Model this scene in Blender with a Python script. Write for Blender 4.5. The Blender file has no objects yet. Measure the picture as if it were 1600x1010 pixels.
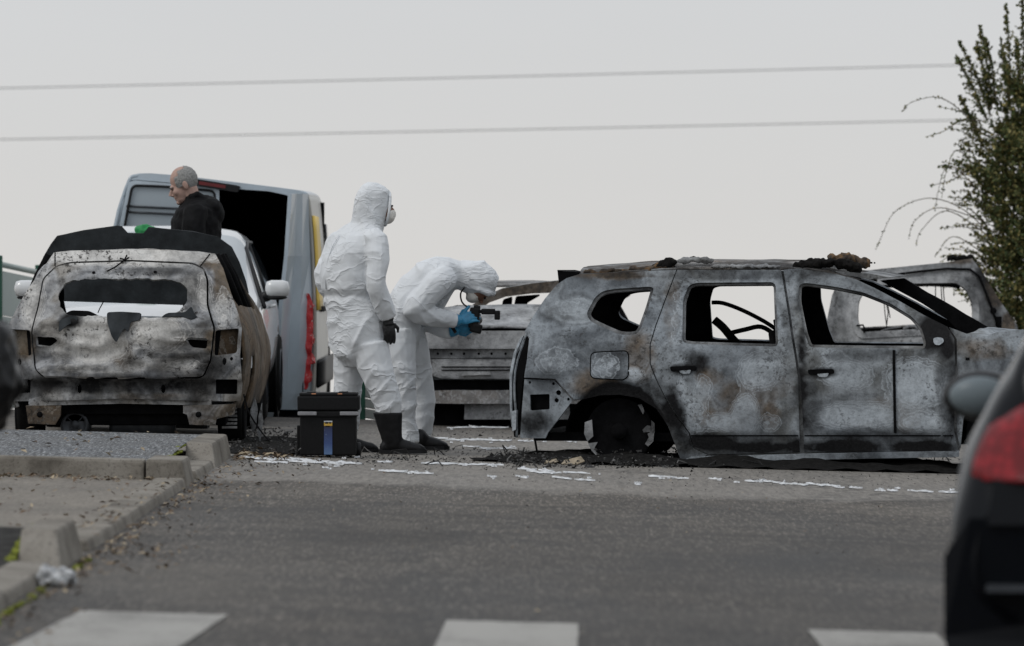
import bpy, bmesh, math, random
from mathutils import Vector, Matrix, noise
from mathutils.geometry import delaunay_2d_cdt
random.seed(7)
scene = bpy.context.scene
COL = scene.collection

# ---------------------------------------------------------------- camera
F = 8889.0            # focal length in photo pixels (200 mm on 36 mm, 1600 px wide)
CH = 1.335            # camera height over the road centre line
HY = 420.0            # pixel row of the road plane's vanishing line
cam = bpy.data.cameras.new('camera')
cam.lens = 200.0; cam.sensor_width = 36.0
cam.clip_start = 0.5; cam.clip_end = 9000
cam.dof.use_dof = True; cam.dof.focus_distance = 40.2; cam.dof.aperture_fstop = 4.2
cam_o = bpy.data.objects.new('camera', cam); COL.objects.link(cam_o)
cam_o.location = (0, 0, CH)
cam_o.rotation_euler = (math.radians(90) - math.atan((505 - HY) / F), 0, 0)
scene.camera = cam_o

# ---------------------------------------------------------------- sky and sun
SUN_EL, SUN_AZ = math.radians(48), math.radians(-118)    # azimuth from +Y towards +X
world = bpy.data.worlds.new('World'); scene.world = world; world.use_nodes = True
wn, wl = world.node_tree.nodes, world.node_tree.links
wn.clear()
sky = wn.new('ShaderNodeTexSky'); sky.sky_type = 'NISHITA'; sky.sun_disc = False
sky.sun_elevation = SUN_EL; sky.sun_rotation = SUN_AZ; sky.air_density = 1.0; sky.dust_density = 4.0
bg_sky = wn.new('ShaderNodeBackground'); bg_sky.inputs[1].default_value = 0.05
wl.new(sky.outputs[0], bg_sky.inputs[0])
tc = wn.new('ShaderNodeTexCoord'); sep = wn.new('ShaderNodeSeparateXYZ')
wl.new(tc.outputs['Generated'], sep.inputs[0])
ramp = wn.new('ShaderNodeValToRGB')          # cloud deck: paler and warmer at the horizon, brighter overhead
wl.new(sep.outputs[2], ramp.inputs[0])
cr = ramp.color_ramp
cr.elements[0].position = 0.0; cr.elements[0].color = (0.712, 0.70, 0.682, 1)
cr.elements[1].position = 1.0; cr.elements[1].color = (0.80, 0.85, 0.92, 1)
e = cr.elements.new(0.022); e.color = (0.70, 0.70, 0.695, 1)
e = cr.elements.new(0.05); e.color = (0.685, 0.697, 0.71, 1)
e = cr.elements.new(0.25); e.color = (0.71, 0.735, 0.765, 1)
cl = wn.new('ShaderNodeTexNoise'); cl.inputs['Scale'].default_value = 2.2; cl.inputs['Detail'].default_value = 5
mp = wn.new('ShaderNodeMapping'); mp.inputs['Scale'].default_value = (1, 1, 5)
wl.new(tc.outputs['Generated'], mp.inputs[0]); wl.new(mp.outputs[0], cl.inputs[0])
mr = wn.new('ShaderNodeMapRange'); mr.inputs[1].default_value = 0.25; mr.inputs[2].default_value = 0.75
mr.inputs[3].default_value = 0.95; mr.inputs[4].default_value = 1.05
wl.new(cl.outputs[0], mr.inputs[0])
bg_cl = wn.new('ShaderNodeBackground'); wl.new(ramp.outputs[0], bg_cl.inputs[0]); wl.new(mr.outputs[0], bg_cl.inputs[1])
mx = wn.new('ShaderNodeMixShader'); mx.inputs[0].default_value = 0.95
wl.new(bg_sky.outputs[0], mx.inputs[1]); wl.new(bg_cl.outputs[0], mx.inputs[2])
wo = wn.new('ShaderNodeOutputWorld'); wl.new(mx.outputs[0], wo.inputs[0])
sun = bpy.data.lights.new('sun', 'SUN'); sun.energy = 1.0; sun.angle = math.radians(22); sun.color = (1, 0.965, 0.92)
sun_o = bpy.data.objects.new('sun', sun); COL.objects.link(sun_o)
sd = Vector((math.sin(SUN_AZ) * math.cos(SUN_EL), math.cos(SUN_AZ) * math.cos(SUN_EL), math.sin(SUN_EL)))
sun_o.rotation_euler = (-sd).to_track_quat('-Z', 'Y').to_euler()
sun_o.location = sd * 50
vs = scene.view_settings
vs.view_transform = 'Standard'; vs.look = 'None'; vs.exposure = 0.0; vs.gamma = 1.0; vs.use_curve_mapping = False
scene.cycles.use_denoising = True
scene.cycles.max_bounces = 6; scene.cycles.transparent_max_bounces = 6
scene.cycles.caustics_reflective = False; scene.cycles.caustics_refractive = False

# ---------------------------------------------------------------- coordinate helpers
FALL = 0.028          # the road falls to the right
def gz(x, y):
    xx = max(-9.0, min(9.0, x))
    z = -FALL * xx
    if y > 48.6:
        t = y - 48.6
        z -= 0.042 * t * t / (t + 1.5)
    return z
def W(px, py, D):
    "world point seen at photo pixel (px, py) at distance D"
    return Vector(((px - 800) * D / F, D, CH - (py - HY) * D / F))
def G(px, py, lift=0.0):
    "point of the road surface seen at a photo pixel"
    D = (CH - lift) * F / ((py - HY) - FALL * (px - 800))
    return Vector(((px - 800) * D / F, D, -FALL * (px - 800) * D / F + lift))

# ---------------------------------------------------------------- object helpers
def tag(o, label=None, cat=None, group=None, kind=None):
    if label: o['label'] = label
    if cat: o['category'] = cat
    if group: o['group'] = group
    if kind: o['kind'] = kind
    return o
def empty(name, loc, rz=0.0):
    o = bpy.data.objects.new(name, None); COL.objects.link(o)
    o.location = loc; o.rotation_euler = (0, 0, rz); o.empty_display_size = 0.2
    return o
def put(name, verts, faces, mats, parent=None, smooth=False, mi=None, attr=None):
    me = bpy.data.meshes.new(name)
    me.from_pydata([tuple(v) for v in verts], [], faces)
    if not isinstance(mats, (list, tuple)): mats = [mats]
    for m in mats: me.materials.append(m)
    if mi: me.polygons.foreach_set('material_index', mi)
    if smooth is True: me.polygons.foreach_set('use_smooth', [True] * len(me.polygons))
    elif smooth: me.polygons.foreach_set('use_smooth', smooth)
    if attr is not None:
        a = me.attributes.new('burn', 'FLOAT_COLOR', 'POINT')
        flat = []
        for c in attr: flat += [c[0], c[1], c[2], 1.0]
        a.data.foreach_set('color', flat)
    me.update()
    o = bpy.data.objects.new(name, me); COL.objects.link(o)
    if parent: o.parent = parent
    return o
class MB:
    "collects shapes for one mesh"
    def __init__(s): s.v = []; s.f = []; s.sm = []
    def add(s, vs, fs, sm=False):
        n = len(s.v); s.v += [Vector(v) for v in vs]; s.f += [tuple(i + n for i in f) for f in fs]; s.sm += [sm] * len(fs)
        return s
    def box(s, c, size, rot=None, bev=0.0):
        hx, hy, hz = size[0] / 2, size[1] / 2, size[2] / 2
        bm = bmesh.new(); bmesh.ops.create_cube(bm, size=1)
        for v in bm.verts: v.co = Vector((v.co.x * 2 * hx, v.co.y * 2 * hy, v.co.z * 2 * hz))
        if bev > 0: bmesh.ops.bevel(bm, geom=list(bm.edges), offset=min(bev, hx * .9, hy * .9, hz * .9), segments=2, affect='EDGES', profile=.6)
        M = rot if rot is not None else Matrix.Identity(3)
        bm.verts.index_update()
        s.add([M @ v.co + Vector(c) for v in bm.verts], [[v.index for v in f.verts] for f in bm.faces])
        bm.free(); return s
    def tube(s, pts, r, seg=8, cap=True, sq=1.0):
        pts = [Vector(p) for p in pts]; n = len(pts)
        if not isinstance(r, (list, tuple)): r = [r] * n
        vs = []; fs = []; ref = None
        for i, p in enumerate(pts):
            t = (pts[min(i + 1, n - 1)] - pts[max(i - 1, 0)]).normalized()
            if ref is None: ref = Vector((0, 0, 1)) if abs(t.z) < .9 else Vector((1, 0, 0))
            a = t.cross(ref)
            if a.length < 1e-5: a = t.orthogonal()
            a.normalize(); b = t.cross(a).normalized(); ref = -b if b.dot(ref) < 0 else b
            for k in range(seg):
                w = 2 * math.pi * k / seg
                vs.append(p + a * (math.cos(w) * r[i]) + b * (math.sin(w) * r[i] * sq))
        for i in range(n - 1):
            for k in range(seg):
                k2 = (k + 1) % seg
                fs.append((i * seg + k, i * seg + k2, (i + 1) * seg + k2, (i + 1) * seg + k))
        if cap:
            fs.append(tuple(range(seg - 1, -1, -1))); fs.append(tuple((n - 1) * seg + k for k in range(seg)))
        s.add(vs, fs, True); return s
    def rings(s, rs, seg=20, cap=True):
        "rs: list of (centre, axisA, axisB) ellipses"
        vs = []; fs = []
        for c, a, b in rs:
            for k in range(seg):
                w = 2 * math.pi * k / seg
                vs.append(Vector(c) + Vector(a) * math.cos(w) + Vector(b) * math.sin(w))
        for i in range(len(rs) - 1):
            for k in range(seg):
                k2 = (k + 1) % seg
                fs.append((i * seg + k, i * seg + k2, (i + 1) * seg + k2, (i + 1) * seg + k))
        if cap:
            fs.append(tuple(range(seg - 1, -1, -1))); fs.append(tuple((len(rs) - 1) * seg + k for k in range(seg)))
        s.add(vs, fs, True); return s
    def ball(s, c, r, seg=16, rows=10, rot=None):
        if not isinstance(r, (list, tuple)): r = (r, r, r)
        vs = []; fs = []; M = rot if rot is not None else Matrix.Identity(3); c = Vector(c)
        vs.append(c + M @ Vector((0, 0, r[2])))
        for i in range(1, rows):
            t = math.pi * i / rows
            for k in range(seg):
                w = 2 * math.pi * k / seg
                vs.append(c + M @ Vector((r[0] * math.sin(t) * math.cos(w), r[1] * math.sin(t) * math.sin(w), r[2] * math.cos(t))))
        vs.append(c + M @ Vector((0, 0, -r[2])))
        for k in range(seg): fs.append((0, 1 + k, 1 + (k + 1) % seg))
        for i in range(rows - 2):
            for k in range(seg):
                a = 1 + i * seg + k; b = 1 + i * seg + (k + 1) % seg
                fs.append((a, a + seg, b + seg, b))
        l = len(vs) - 1
        for k in range(seg): fs.append((l, l - seg + (k + 1) % seg, l - seg + k))
        s.add(vs, fs, True); return s
    def lathe(s, prof, c, axis, seg=32, cap=False):
        "prof: list of (radius, height along axis)"
        ax = Vector(axis).normalized(); a = ax.orthogonal().normalized(); b = ax.cross(a); c = Vector(c)
        vs = []; fs = []
        for r, h in prof:
            for k in range(seg):
                w = 2 * math.pi * k / seg
                vs.append(c + ax * h + (a * math.cos(w) + b * math.sin(w)) * r)
        for i in range(len(prof) - 1):
            for k in range(seg):
                k2 = (k + 1) % seg
                fs.append((i * seg + k, i * seg + k2, (i + 1) * seg + k2, (i + 1) * seg + k))
        if cap:
            fs.append(tuple(range(seg - 1, -1, -1))); fs.append(tuple((len(prof) - 1) * seg + k for k in range(seg)))
        s.add(vs, fs, True); return s
    def prism(s, poly, f0, f1):
        "poly: 2D points; f0/f1 map (u, v) to the two faces"
        n = len(poly)
        vs = [f0(*p) for p in poly] + [f1(*p) for p in poly]
        fs = [tuple(range(n)), tuple(range(2 * n - 1, n - 1, -1))]
        for i in range(n): j = (i + 1) % n; fs.append((i, n + i, n + j, j))
        s.add(vs, fs); return s
    def build(s, name, mats, parent=None, smooth=None, attr=None):
        a = [attr(v) for v in s.v] if attr else None
        o = put(name, s.v, s.f, mats, parent, s.sm if smooth is None else smooth, attr=a)
        bm = bmesh.new(); bm.from_mesh(o.data); bmesh.ops.recalc_face_normals(bm, faces=list(bm.faces)); bm.to_mesh(o.data); bm.free()
        return o

def nz(p, s=1.0, o=0.0): return noise.noise(Vector(p) * s + Vector((o, o * 1.7, o * .3)))
def rnd(a, b): return a + (b - a) * random.random()
def rounded(poly, r, seg=4):
    "round the corners of a polygon"
    out = []; n = len(poly)
    for i in range(n):
        p = Vector(poly[i]); a = Vector(poly[i - 1]); b = Vector(poly[(i + 1) % n])
        da = a - p; db = b - p
        k = min(r, da.length * .45, db.length * .45)
        p0 = p + da.normalized() * k; p1 = p + db.normalized() * k
        for j in range(seg + 1):
            t = j / seg
            q = p0 * (1 - t) ** 2 + p * 2 * t * (1 - t) + p1 * t * t
            out.append((q.x, q.y))
    return out
def dense(poly, step):
    out = []; n = len(poly)
    for i in range(n):
        a = Vector(poly[i]); b = Vector(poly[(i + 1) % n]); L = (b - a).length
        if L < 1e-6: continue
        k = max(1, int(math.ceil(L / step)))
        for j in range(k): q = a.lerp(b, j / k); out.append((q.x, q.y))
    return out
def inset(poly, d):
    "shrink a polygon by d (negative grows it)"
    n = len(poly); A = sum(poly[i][0] * poly[(i + 1) % n][1] - poly[(i + 1) % n][0] * poly[i][1] for i in range(n))
    sg = 1 if A > 0 else -1; out = []
    for i in range(n):
        p = Vector(poly[i]); a = (p - Vector(poly[i - 1])); b = (Vector(poly[(i + 1) % n]) - p)
        if a.length < 1e-7 or b.length < 1e-7: out.append((p.x, p.y)); continue
        a.normalize(); b.normalize()
        na = Vector((-a.y, a.x)) * sg; nb = Vector((-b.y, b.x)) * sg
        m = na + nb
        if m.length < 1e-4: m = na
        m.normalize(); k = d / max(.4, m.dot(na))
        q = p + m * k; out.append((q.x, q.y))
    return out
def inside(x, y, poly):
    c = False; n = len(poly); j = n - 1
    for i in range(n):
        xi, yi = poly[i]; xj, yj = poly[j]
        if (yi > y) != (yj > y) and x < (xj - xi) * (y - yi) / (yj - yi) + xi: c = not c
        j = i
    return c
def panel(name, outline, holes, surf, mats, parent=None, thick=.012, step=.05, attr=None, flip=False):
    "curved sheet with openings: outline and holes in (u, v), surf(u, v) gives the point"
    ol = dense(outline, step); hs = [dense(h, step) for h in holes]
    pts = []; edges = []
    for lp in [ol] + hs:
        n0 = len(pts); pts += [Vector(p) for p in lp]
        edges += [(n0 + i, n0 + (i + 1) % len(lp)) for i in range(len(lp))]
    us = [p[0] for p in ol]; vs_ = [p[1] for p in ol]
    y = min(vs_) + step * .5; row = 0
    while y < max(vs_):
        x = min(us) + step * (.25 if row % 2 else .75)
        while x < max(us):
            jx = x + rnd(-.12, .12) * step; jy = y + rnd(-.12, .12) * step
            if inside(jx, jy, ol) and not any(inside(jx, jy, h) for h in hs): pts.append(Vector((jx, jy)))
            x += step
        y += step * .87; row += 1
    V, E, T = delaunay_2d_cdt(pts, edges, [], 0, 1e-5)[:3]
    tris = []
    for t in T:
        cx = sum(V[i].x for i in t) / len(t); cy = sum(V[i].y for i in t) / len(t)
        if inside(cx, cy, ol) and not any(inside(cx, cy, h) for h in hs): tris.append(tuple(t))
    n = len(V); P = []; Nn = []; h = .004
    for v in V:
        p = surf(v.x, v.y); du = surf(v.x + h, v.y) - surf(v.x - h, v.y); dv = surf(v.x, v.y + h) - surf(v.x, v.y - h)
        nn = du.cross(dv)
        nn = nn.normalized() if nn.length > 1e-9 else Vector((0, -1, 0))
        if flip: nn = -nn
        P.append(p); Nn.append(nn)
    verts = P + [P[i] - Nn[i] * thick for i in range(n)]
    faces = []; mi = []; sm = []
    def ccw(t): return (V[t[1]] - V[t[0]]).cross(V[t[2]] - V[t[0]]) > 0
    cnt = {}
    for t in tris:
        if ccw(t) == flip: t = t[::-1]
        faces.append(t); mi.append(0); sm.append(True)
        faces.append(tuple(n + i for i in t[::-1])); mi.append(1); sm.append(True)
        for i in range(3):
            a, b = t[i], t[(i + 1) % 3]
            k = (min(a, b), max(a, b)); cnt[k] = None if k in cnt else (a, b)
    for k, e_ in cnt.items():
        if e_ is None: continue
        a, b = e_; m = len(verts)
        verts += [verts[a], verts[b], verts[n + b], verts[n + a]]
        faces.append((m + 3, m + 2, m + 1, m)[::-1] if False else (m + 1, m, m + 3, m + 2)); mi.append(0); sm.append(False)
    at = None
    if attr:
        A_ = [attr(v.x, v.y) for v in V]; at = A_ + A_
        # rim vertices repeat the attribute of their source
        rest = len(verts) - 2 * n
        at = at + [(0.25, 0.2, 0.0)] * rest
    if not isinstance(mats, (list, tuple)): mats = [mats, mats]
    return put(name, verts, faces, list(mats), parent, sm, mi, at)
def crspline(pts, k):
    "Catmull-Rom through points, k sub-steps each"
    P = [Vector(p) for p in pts]; out = []
    for i in range(len(P) - 1):
        a = P[max(i - 1, 0)]; b = P[i]; c = P[i + 1]; d = P[min(i + 2, len(P) - 1)]
        for j in range(k):
            t = j / k
            out.append(.5 * ((2 * b) + (c - a) * t + (2 * a - 5 * b + 4 * c - d) * t * t + (3 * b - a - 3 * c + d) * t ** 3))
    out.append(P[-1]); return out
def shell(rows, cell, mats, parent, ku=3, kv=4, thick=.012, attr=None, names=None, amp=0.0, flip=False):
    "smooth skin through a grid of points; cell(i, j) gives the key of a patch or None for an opening; one object per key"
    fine = [crspline(r, ku) for r in rows]
    cols = [crspline([fine[i][j] for i in range(len(fine))], kv) for j in range(len(fine[0]))]
    nr = len(cols[0]); nc = len(cols)
    grid = [[cols[j][i] for j in range(nc)] for i in range(nr)]
    if amp:
        for r in grid:
            for j in range(nc):
                q = r[j]; r[j] = q + Vector((nz(q, 5, 3), nz(q, 5, 9), nz(q, 5, 17))) * amp
    parts = {}; cen = sum((q for r in grid for q in r), Vector()) / (nr * nc)
    for i in range(nr - 1):
        for j in range(nc - 1):
            k = cell(i // kv, j // ku)
            if k is None: continue
            parts.setdefault(k, []).append((i, j))
    res = {}
    for k, cells in parts.items():
        idx = {}; vs = []; fs = []
        def vid(i, j):
            if (i, j) not in idx: idx[(i, j)] = len(vs); vs.append(grid[i][j])
            return idx[(i, j)]
        for i, j in cells: fs.append((vid(i, j), vid(i, j + 1), vid(i + 1, j + 1), vid(i + 1, j)))
        o = put(k.split('#')[0], vs, fs, mats[k], parent, True, attr=[attr(v) for v in vs] if attr else None)
        bm = bmesh.new(); bm.from_mesh(o.data); bmesh.ops.recalc_face_normals(bm, faces=list(bm.faces))
        bm.normal_update()
        if sum((f.calc_center_median() - cen).dot(f.normal) * f.calc_area() for f in bm.faces) < 0: bmesh.ops.reverse_faces(bm, faces=list(bm.faces))
        bm.to_mesh(o.data); bm.free()
        if thick:
            md = o.modifiers.new('solid', 'SOLIDIFY'); md.thickness = thick; md.offset = -1
            if len(o.data.materials) > 1: md.material_offset = 1; md.material_offset_rim = 0
        res[k] = o
    return res
def remesh(mb, voxel, fold=None, smooth_it=2):
    "weld overlapping closed shapes into one continuous skin, then let fold(p, n) move every vertex"
    me = bpy.data.meshes.new('tmp'); me.from_pydata([tuple(v) for v in mb.v], [], mb.f)
    bm = bmesh.new(); bm.from_mesh(me); bmesh.ops.recalc_face_normals(bm, faces=list(bm.faces)); bm.to_mesh(me); bm.free()
    o = bpy.data.objects.new('tmp', me); COL.objects.link(o)
    md = o.modifiers.new('r', 'REMESH'); md.mode = 'VOXEL'; md.voxel_size = voxel; md.use_smooth_shade = True
    if smooth_it:
        ms = o.modifiers.new('s', 'SMOOTH'); ms.factor = .5; ms.iterations = smooth_it
    dg = bpy.context.evaluated_depsgraph_get()
    ev = o.evaluated_get(dg); m2 = bpy.data.meshes.new_from_object(ev)
    bpy.data.objects.remove(o); bpy.data.meshes.remove(me)
    if fold:
        m2.update()
        ns = [v.normal.copy() for v in m2.vertices]
        co = []
        for v, n in zip(m2.vertices, ns): co += list(v.co + fold(v.co, n))
        m2.vertices.foreach_set('co', co)
    m2.polygons.foreach_set('use_smooth', [True] * len(m2.polygons)); m2.update()
    return m2
def mesh_ob(name, me, mat, parent=None):
    me.name = name; me.materials.clear(); me.materials.append(mat)
    o = bpy.data.objects.new(name, me); COL.objects.link(o)
    if parent: o.parent = parent
    return o

# ---------------------------------------------------------------- materials
class NT:
    def __init__(s, name):
        s.m = bpy.data.materials.new(name); s.m.use_nodes = True
        s.n = s.m.node_tree.nodes; s.l = s.m.node_tree.links
        s.b = s.n['Principled BSDF']; s._c = None
    def link(s, a, b): s.l.new(a, b)
    def co(s):
        if not s._c: s._c = s.n.new('ShaderNodeTexCoord')
        return s._c.outputs['Object']
    def geo(s): return s.n.new('ShaderNodeNewGeometry').outputs['Position']
    def map(s, v, scale=(1, 1, 1), loc=(0, 0, 0)):
        m = s.n.new('ShaderNodeMapping'); m.inputs['Scale'].default_value = scale; m.inputs['Location'].default_value = loc
        s.link(v, m.inputs[0]); return m.outputs[0]
    def noise(s, v, scale, detail=4, rough=.5, dist=0.0, col=False):
        n = s.n.new('ShaderNodeTexNoise'); n.inputs['Scale'].default_value = scale; n.inputs['Detail'].default_value = detail
        n.inputs['Roughness'].default_value = rough; n.inputs['Distortion'].default_value = dist
        s.link(v, n.inputs['Vector']); return n.outputs[1 if col else 0]
    def voro(s, v, scale, feat='F1', out=0, rand=1.0):
        n = s.n.new('ShaderNodeTexVoronoi'); n.feature = feat; n.inputs['Scale'].default_value = scale
        n.inputs['Randomness'].default_value = rand
        s.link(v, n.inputs['Vector']); return n.outputs[out]
    def ramp(s, f, stops, ease='LINEAR'):
        r = s.n.new('ShaderNodeValToRGB'); r.color_ramp.interpolation = ease
        els = r.color_ramp.elements
        while len(els) < len(stops): els.new(.5)
        for e_, (p, c) in zip(els, stops):
            e_.position = p; e_.color = (c, c, c, 1) if not isinstance(c, (tuple, list)) else (*c, 1)
        s.link(f, r.inputs[0]); return r.outputs[0]
    def math(s, op, a, b=0.0, clamp=False):
        m = s.n.new('ShaderNodeMath'); m.operation = op; m.use_clamp = clamp
        for i, x in enumerate((a, b)):
            if isinstance(x, (int, float)): m.inputs[i].default_value = x
            else: s.link(x, m.inputs[i])
        return m.outputs[0]
    def vadd(s, a, b, k):
        sc = s.n.new('ShaderNodeVectorMath'); sc.operation = 'SCALE'; sc.inputs[3].default_value = k; s.link(b, sc.inputs[0])
        ad = s.n.new('ShaderNodeVectorMath'); ad.operation = 'ADD'; s.link(a, ad.inputs[0]); s.link(sc.outputs[0], ad.inputs[1])
        return ad.outputs[0]
    def mix(s, f, a, b, mode='MIX'):
        m = s.n.new('ShaderNodeMix'); m.data_type = 'RGBA'; m.blend_type = mode
        for i, x in ((0, f), (6, a), (7, b)):
            if isinstance(x, (int, float)): m.inputs[i].default_value = x if i == 0 else (x, x, x, 1)
            elif isinstance(x, (tuple, list)): m.inputs[i].default_value = (*x, 1)
            else: s.link(x, m.inputs[i])
        return m.outputs[2]
    def bump(s, h, strength=.3, dist=.01, prev=None):
        b = s.n.new('ShaderNodeBump'); b.inputs['Strength'].default_value = strength; b.inputs['Distance'].default_value = dist
        s.link(h, b.inputs['Height'])
        if prev is not None: s.link(prev, b.inputs['Normal'])
        return b.outputs[0]
    def done(s, col=None, rough=None, normal=None, metal=0.0, spec=.5, coat=0.0):
        if col is not None:
            if isinstance(col, (tuple, list)): s.b.inputs['Base Color'].default_value = (*col, 1)
            else: s.link(col, s.b.inputs['Base Color'])
        if rough is not None:
            if isinstance(rough, (int, float)): s.b.inputs['Roughness'].default_value = rough
            else: s.link(rough, s.b.inputs['Roughness'])
        if normal is not None: s.link(normal, s.b.inputs['Normal'])
        s.b.inputs['Metallic'].default_value = metal; s.b.inputs['Specular IOR Level'].default_value = spec
        s.b.inputs['Coat Weight'].default_value = coat
        return s.m
M = {}
def simple(key, col, rough=.6, metal=0.0, spec=.5, var=.25, scale=18, bump=.12, coat=0.0, dirt=0.0):
    t = NT(key); n = t.noise(t.co(), scale, 5, .6)
    c = t.mix(t.ramp(n, [(.3, 0.0), (.7, 1.0)]), tuple(x * (1 - var) for x in col), tuple(min(1, x * (1 + var)) for x in col))
    if dirt:
        d = t.noise(t.co(), 3.0, 6, .65)
        c = t.mix(t.math('MULTIPLY', t.ramp(d, [(.45, 0.0), (.7, 1.0)]), dirt), c, (.11, .10, .085))
    nn = t.noise(t.co(), scale * 6, 3)
    M[key] = t.done(c, rough, t.bump(nn, bump, .004), metal, spec, coat)
    return M[key]
def burnt(key, stops, pale, rust, scale=2.2, speck=.6, palek=.9, sooty=.8):
    "fire-scaled sheet metal: contour bands of ash, bare steel, flaking and soot; 'burn' holds soot, ash and rust patches"
    t = NT(key); c0 = t.co()
    warp = t.noise(c0, 1.5, 3, .5, 0, True)
    c1 = t.vadd(c0, warp, .30)
    n = t.noise(c1, scale * .62, 2.5, .45, .25)
    col = t.ramp(n, stops)
    n2 = t.noise(c1, scale * 2.4, 6, .62, .25)
    fine = t.noise(c0, 62, 6, .7); mid = t.noise(c0, 17, 5, .65)
    col = t.mix(t.ramp(n2, [(.42, 0.0), (.62, .55)]), col, t.mix(.6, col, pale))
    col = t.mix(t.ramp(mid, [(.32, .6), (.5, 0.0)]), col, t.mix(.65, col, (.02, .02, .021)))
    col = t.mix(t.ramp(fine, [(.25, .6), (.5, 0.0)]), col, t.mix(.8, col, (.015, .015, .016)))
    # attribute patches
    at = t.n.new('ShaderNodeAttribute'); at.attribute_name = 'burn'
    sp = t.n.new('ShaderNodeSeparateColor'); t.link(at.outputs['Color'], sp.inputs[0])
    edge = t.noise(c1, 4.5, 4, .5); edge2 = t.noise(c0, 24, 5, .6)
    em = t.math('ADD', t.math('MULTIPLY', edge, .75), t.math('MULTIPLY', edge2, .25))
    def patch(ch, k, stops_, ed):
        v = t.math('ADD', sp.outputs[ch], t.math('MULTIPLY', t.math('SUBTRACT', ed, .5), k))
        return t.ramp(v, stops_)
    col = t.mix(t.math('MULTIPLY', patch(2, 1.3, [(.28, 0.0), (.6, 1.0)], em), .8), col, t.mix(t.ramp(edge2, [(.35, 0.0), (.65, 1.0)]), rust, tuple(x * .4 for x in rust)))
    pf = patch(1, 1.15, [(.32, 0.0), (.35, .7), (.38, .15), (.44, .25), (.46, .85), (.50, .35), (.56, .5), (.58, 1.0), (.66, .65), (.70, 1.0)], em)   # tide-mark rings round the ash
    pf = t.math('MULTIPLY', pf, t.ramp(fine, [(.3, .55), (.55, 1.0)]))
    col = t.mix(t.math('MULTIPLY', pf, palek), col, t.mix(t.ramp(mid, [(.35, 0.0), (.6, 1.0)]), tuple(x * .75 for x in pale), pale))
    # flaked specks
    sv = t.noise(c0, 30, 5, .72, .3); area = t.noise(c1, 3.4, 3, .5)
    sf = t.math('MULTIPLY', t.ramp(sv, [(.55, 0.0), (.60, 1.0)]), t.ramp(area, [(.45, 0.0), (.6, 1.0)]))
    col = t.mix(t.math('MULTIPLY', sf, speck), col, (.03, .027, .024))
    # smoke: wide soft clouds of soot plus the placed ones
    cloud = t.noise(c0, 1.9, 4, .55)
    col = t.mix(t.math('MULTIPLY', t.ramp(cloud, [(.46, 0.0), (.68, 1.0)]), sooty), col, (.016, .016, .017))
    so = patch(0, 1.0, [(.26, 0.0), (.45, .55), (.72, 1.0)], em)
    col = t.mix(so, col, t.mix(t.ramp(fine, [(.4, 0.0), (.75, 1.0)]), (.004, .004, .0045), (.014, .014, .015)))
    h = t.math('ADD', t.math('MULTIPLY', fine, .5), t.math('ADD', t.math('MULTIPLY', sf, -.6), t.math('MULTIPLY', mid, .5)))
    nb = t.bump(n2, .3, .025); nb = t.bump(h, .5, .007, nb)
    M[key] = t.done(col, t.ramp(n2, [(.3, .62), (.7, .9)]), nb, 0.0, .2)
    return M[key]
burnt('scorched blue-grey steel', [(.28, (.035, .038, .042)), (.38, (.10, .112, .125)), (.45, (.235, .262, .288)), (.475, (.13, .143, .157)), (.50, (.28, .308, .332)), (.53, (.165, .18, .192)), (.57, (.27, .293, .312)), (.63, (.14, .146, .145)), (.73, (.055, .056, .056))],
      (.48, .525, .565), (.17, .118, .07), 2.5, .6, .95, .40)
burnt('scorched pale ash steel', [(.28, (.045, .04, .036)), (.37, (.16, .16, .16)), (.43, (.36, .37, .385)), (.46, (.17, .175, .185)), (.50, (.40, .405, .41)), (.54, (.22, .205, .185)), (.58, (.42, .405, .38)), (.64, (.20, .175, .145)), (.74, (.07, .06, .05))],
      (.68, .665, .635), (.15, .105, .06), 3.0, .9, .95, .6)
burnt('scorched brown steel', [(.28, (.03, .025, .02)), (.42, (.10, .08, .058)), (.50, (.22, .185, .14)), (.56, (.12, .092, .062)), (.62, (.24, .22, .19)), (.75, (.07, .055, .04))],
      (.36, .33, .29), (.15, .09, .042), 2.6, .7)
burnt('scorched silver steel', [(.28, (.05, .05, .05)), (.39, (.15, .155, .16)), (.46, (.30, .31, .32)), (.50, (.17, .176, .182)), (.56, (.32, .328, .33)), (.68, (.12, .118, .11))],
      (.45, .457, .465), (.16, .115, .075), 2.4, .6)
BLUE, ASH, BROWN, SILVER = (M[k] for k in ('scorched blue-grey steel', 'scorched pale ash steel', 'scorched brown steel', 'scorched silver steel'))
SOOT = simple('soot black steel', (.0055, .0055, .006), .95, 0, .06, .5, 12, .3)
CHAR = simple('charred lumps', (.010, .0095, .009), .95, 0, .08, .7, 30, .6)
CHARB = burnt('charred orange-brown residue', [(.3, (.015, .013, .012)), (.45, (.06, .04, .025)), (.52, (.20, .115, .05)), (.57, (.035, .03, .026)), (.7, (.09, .06, .04))], (.2, .15, .1), (.25, .13, .05), 12, .6)
RUBBER = simple('black rubber', (.008, .008, .009), .5, 0, .25, .3, 30, .15)
TYRE = simple('tyre rubber', (.010, .010, .010), .9, 0, .15, .3, 40, .3)
BLKPLA = simple('black toolbox plastic', (.0055, .0055, .006), .6, 0, .18, .3, 60, .25)
BLKCAM = simple('black camera plastic', (.006, .006, .0065), .45, 0, .22, .3, 60, .1)
GREYPL = simple('grey latch plastic', (.22, .22, .23), .5, 0, .5, .2, 40, .1)
JACKET = simple('black jacket cloth', (.006, .006, .0068), .8, 0, .15, .4, 14, .5)
SKIN = simple('skin', (.40, .265, .22), .6, 0, .25, .12, 25, .2)
SKIND = simple('tanned skin', (.20, .10, .065), .55, 0, .4, .15, 25, .2)
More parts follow.
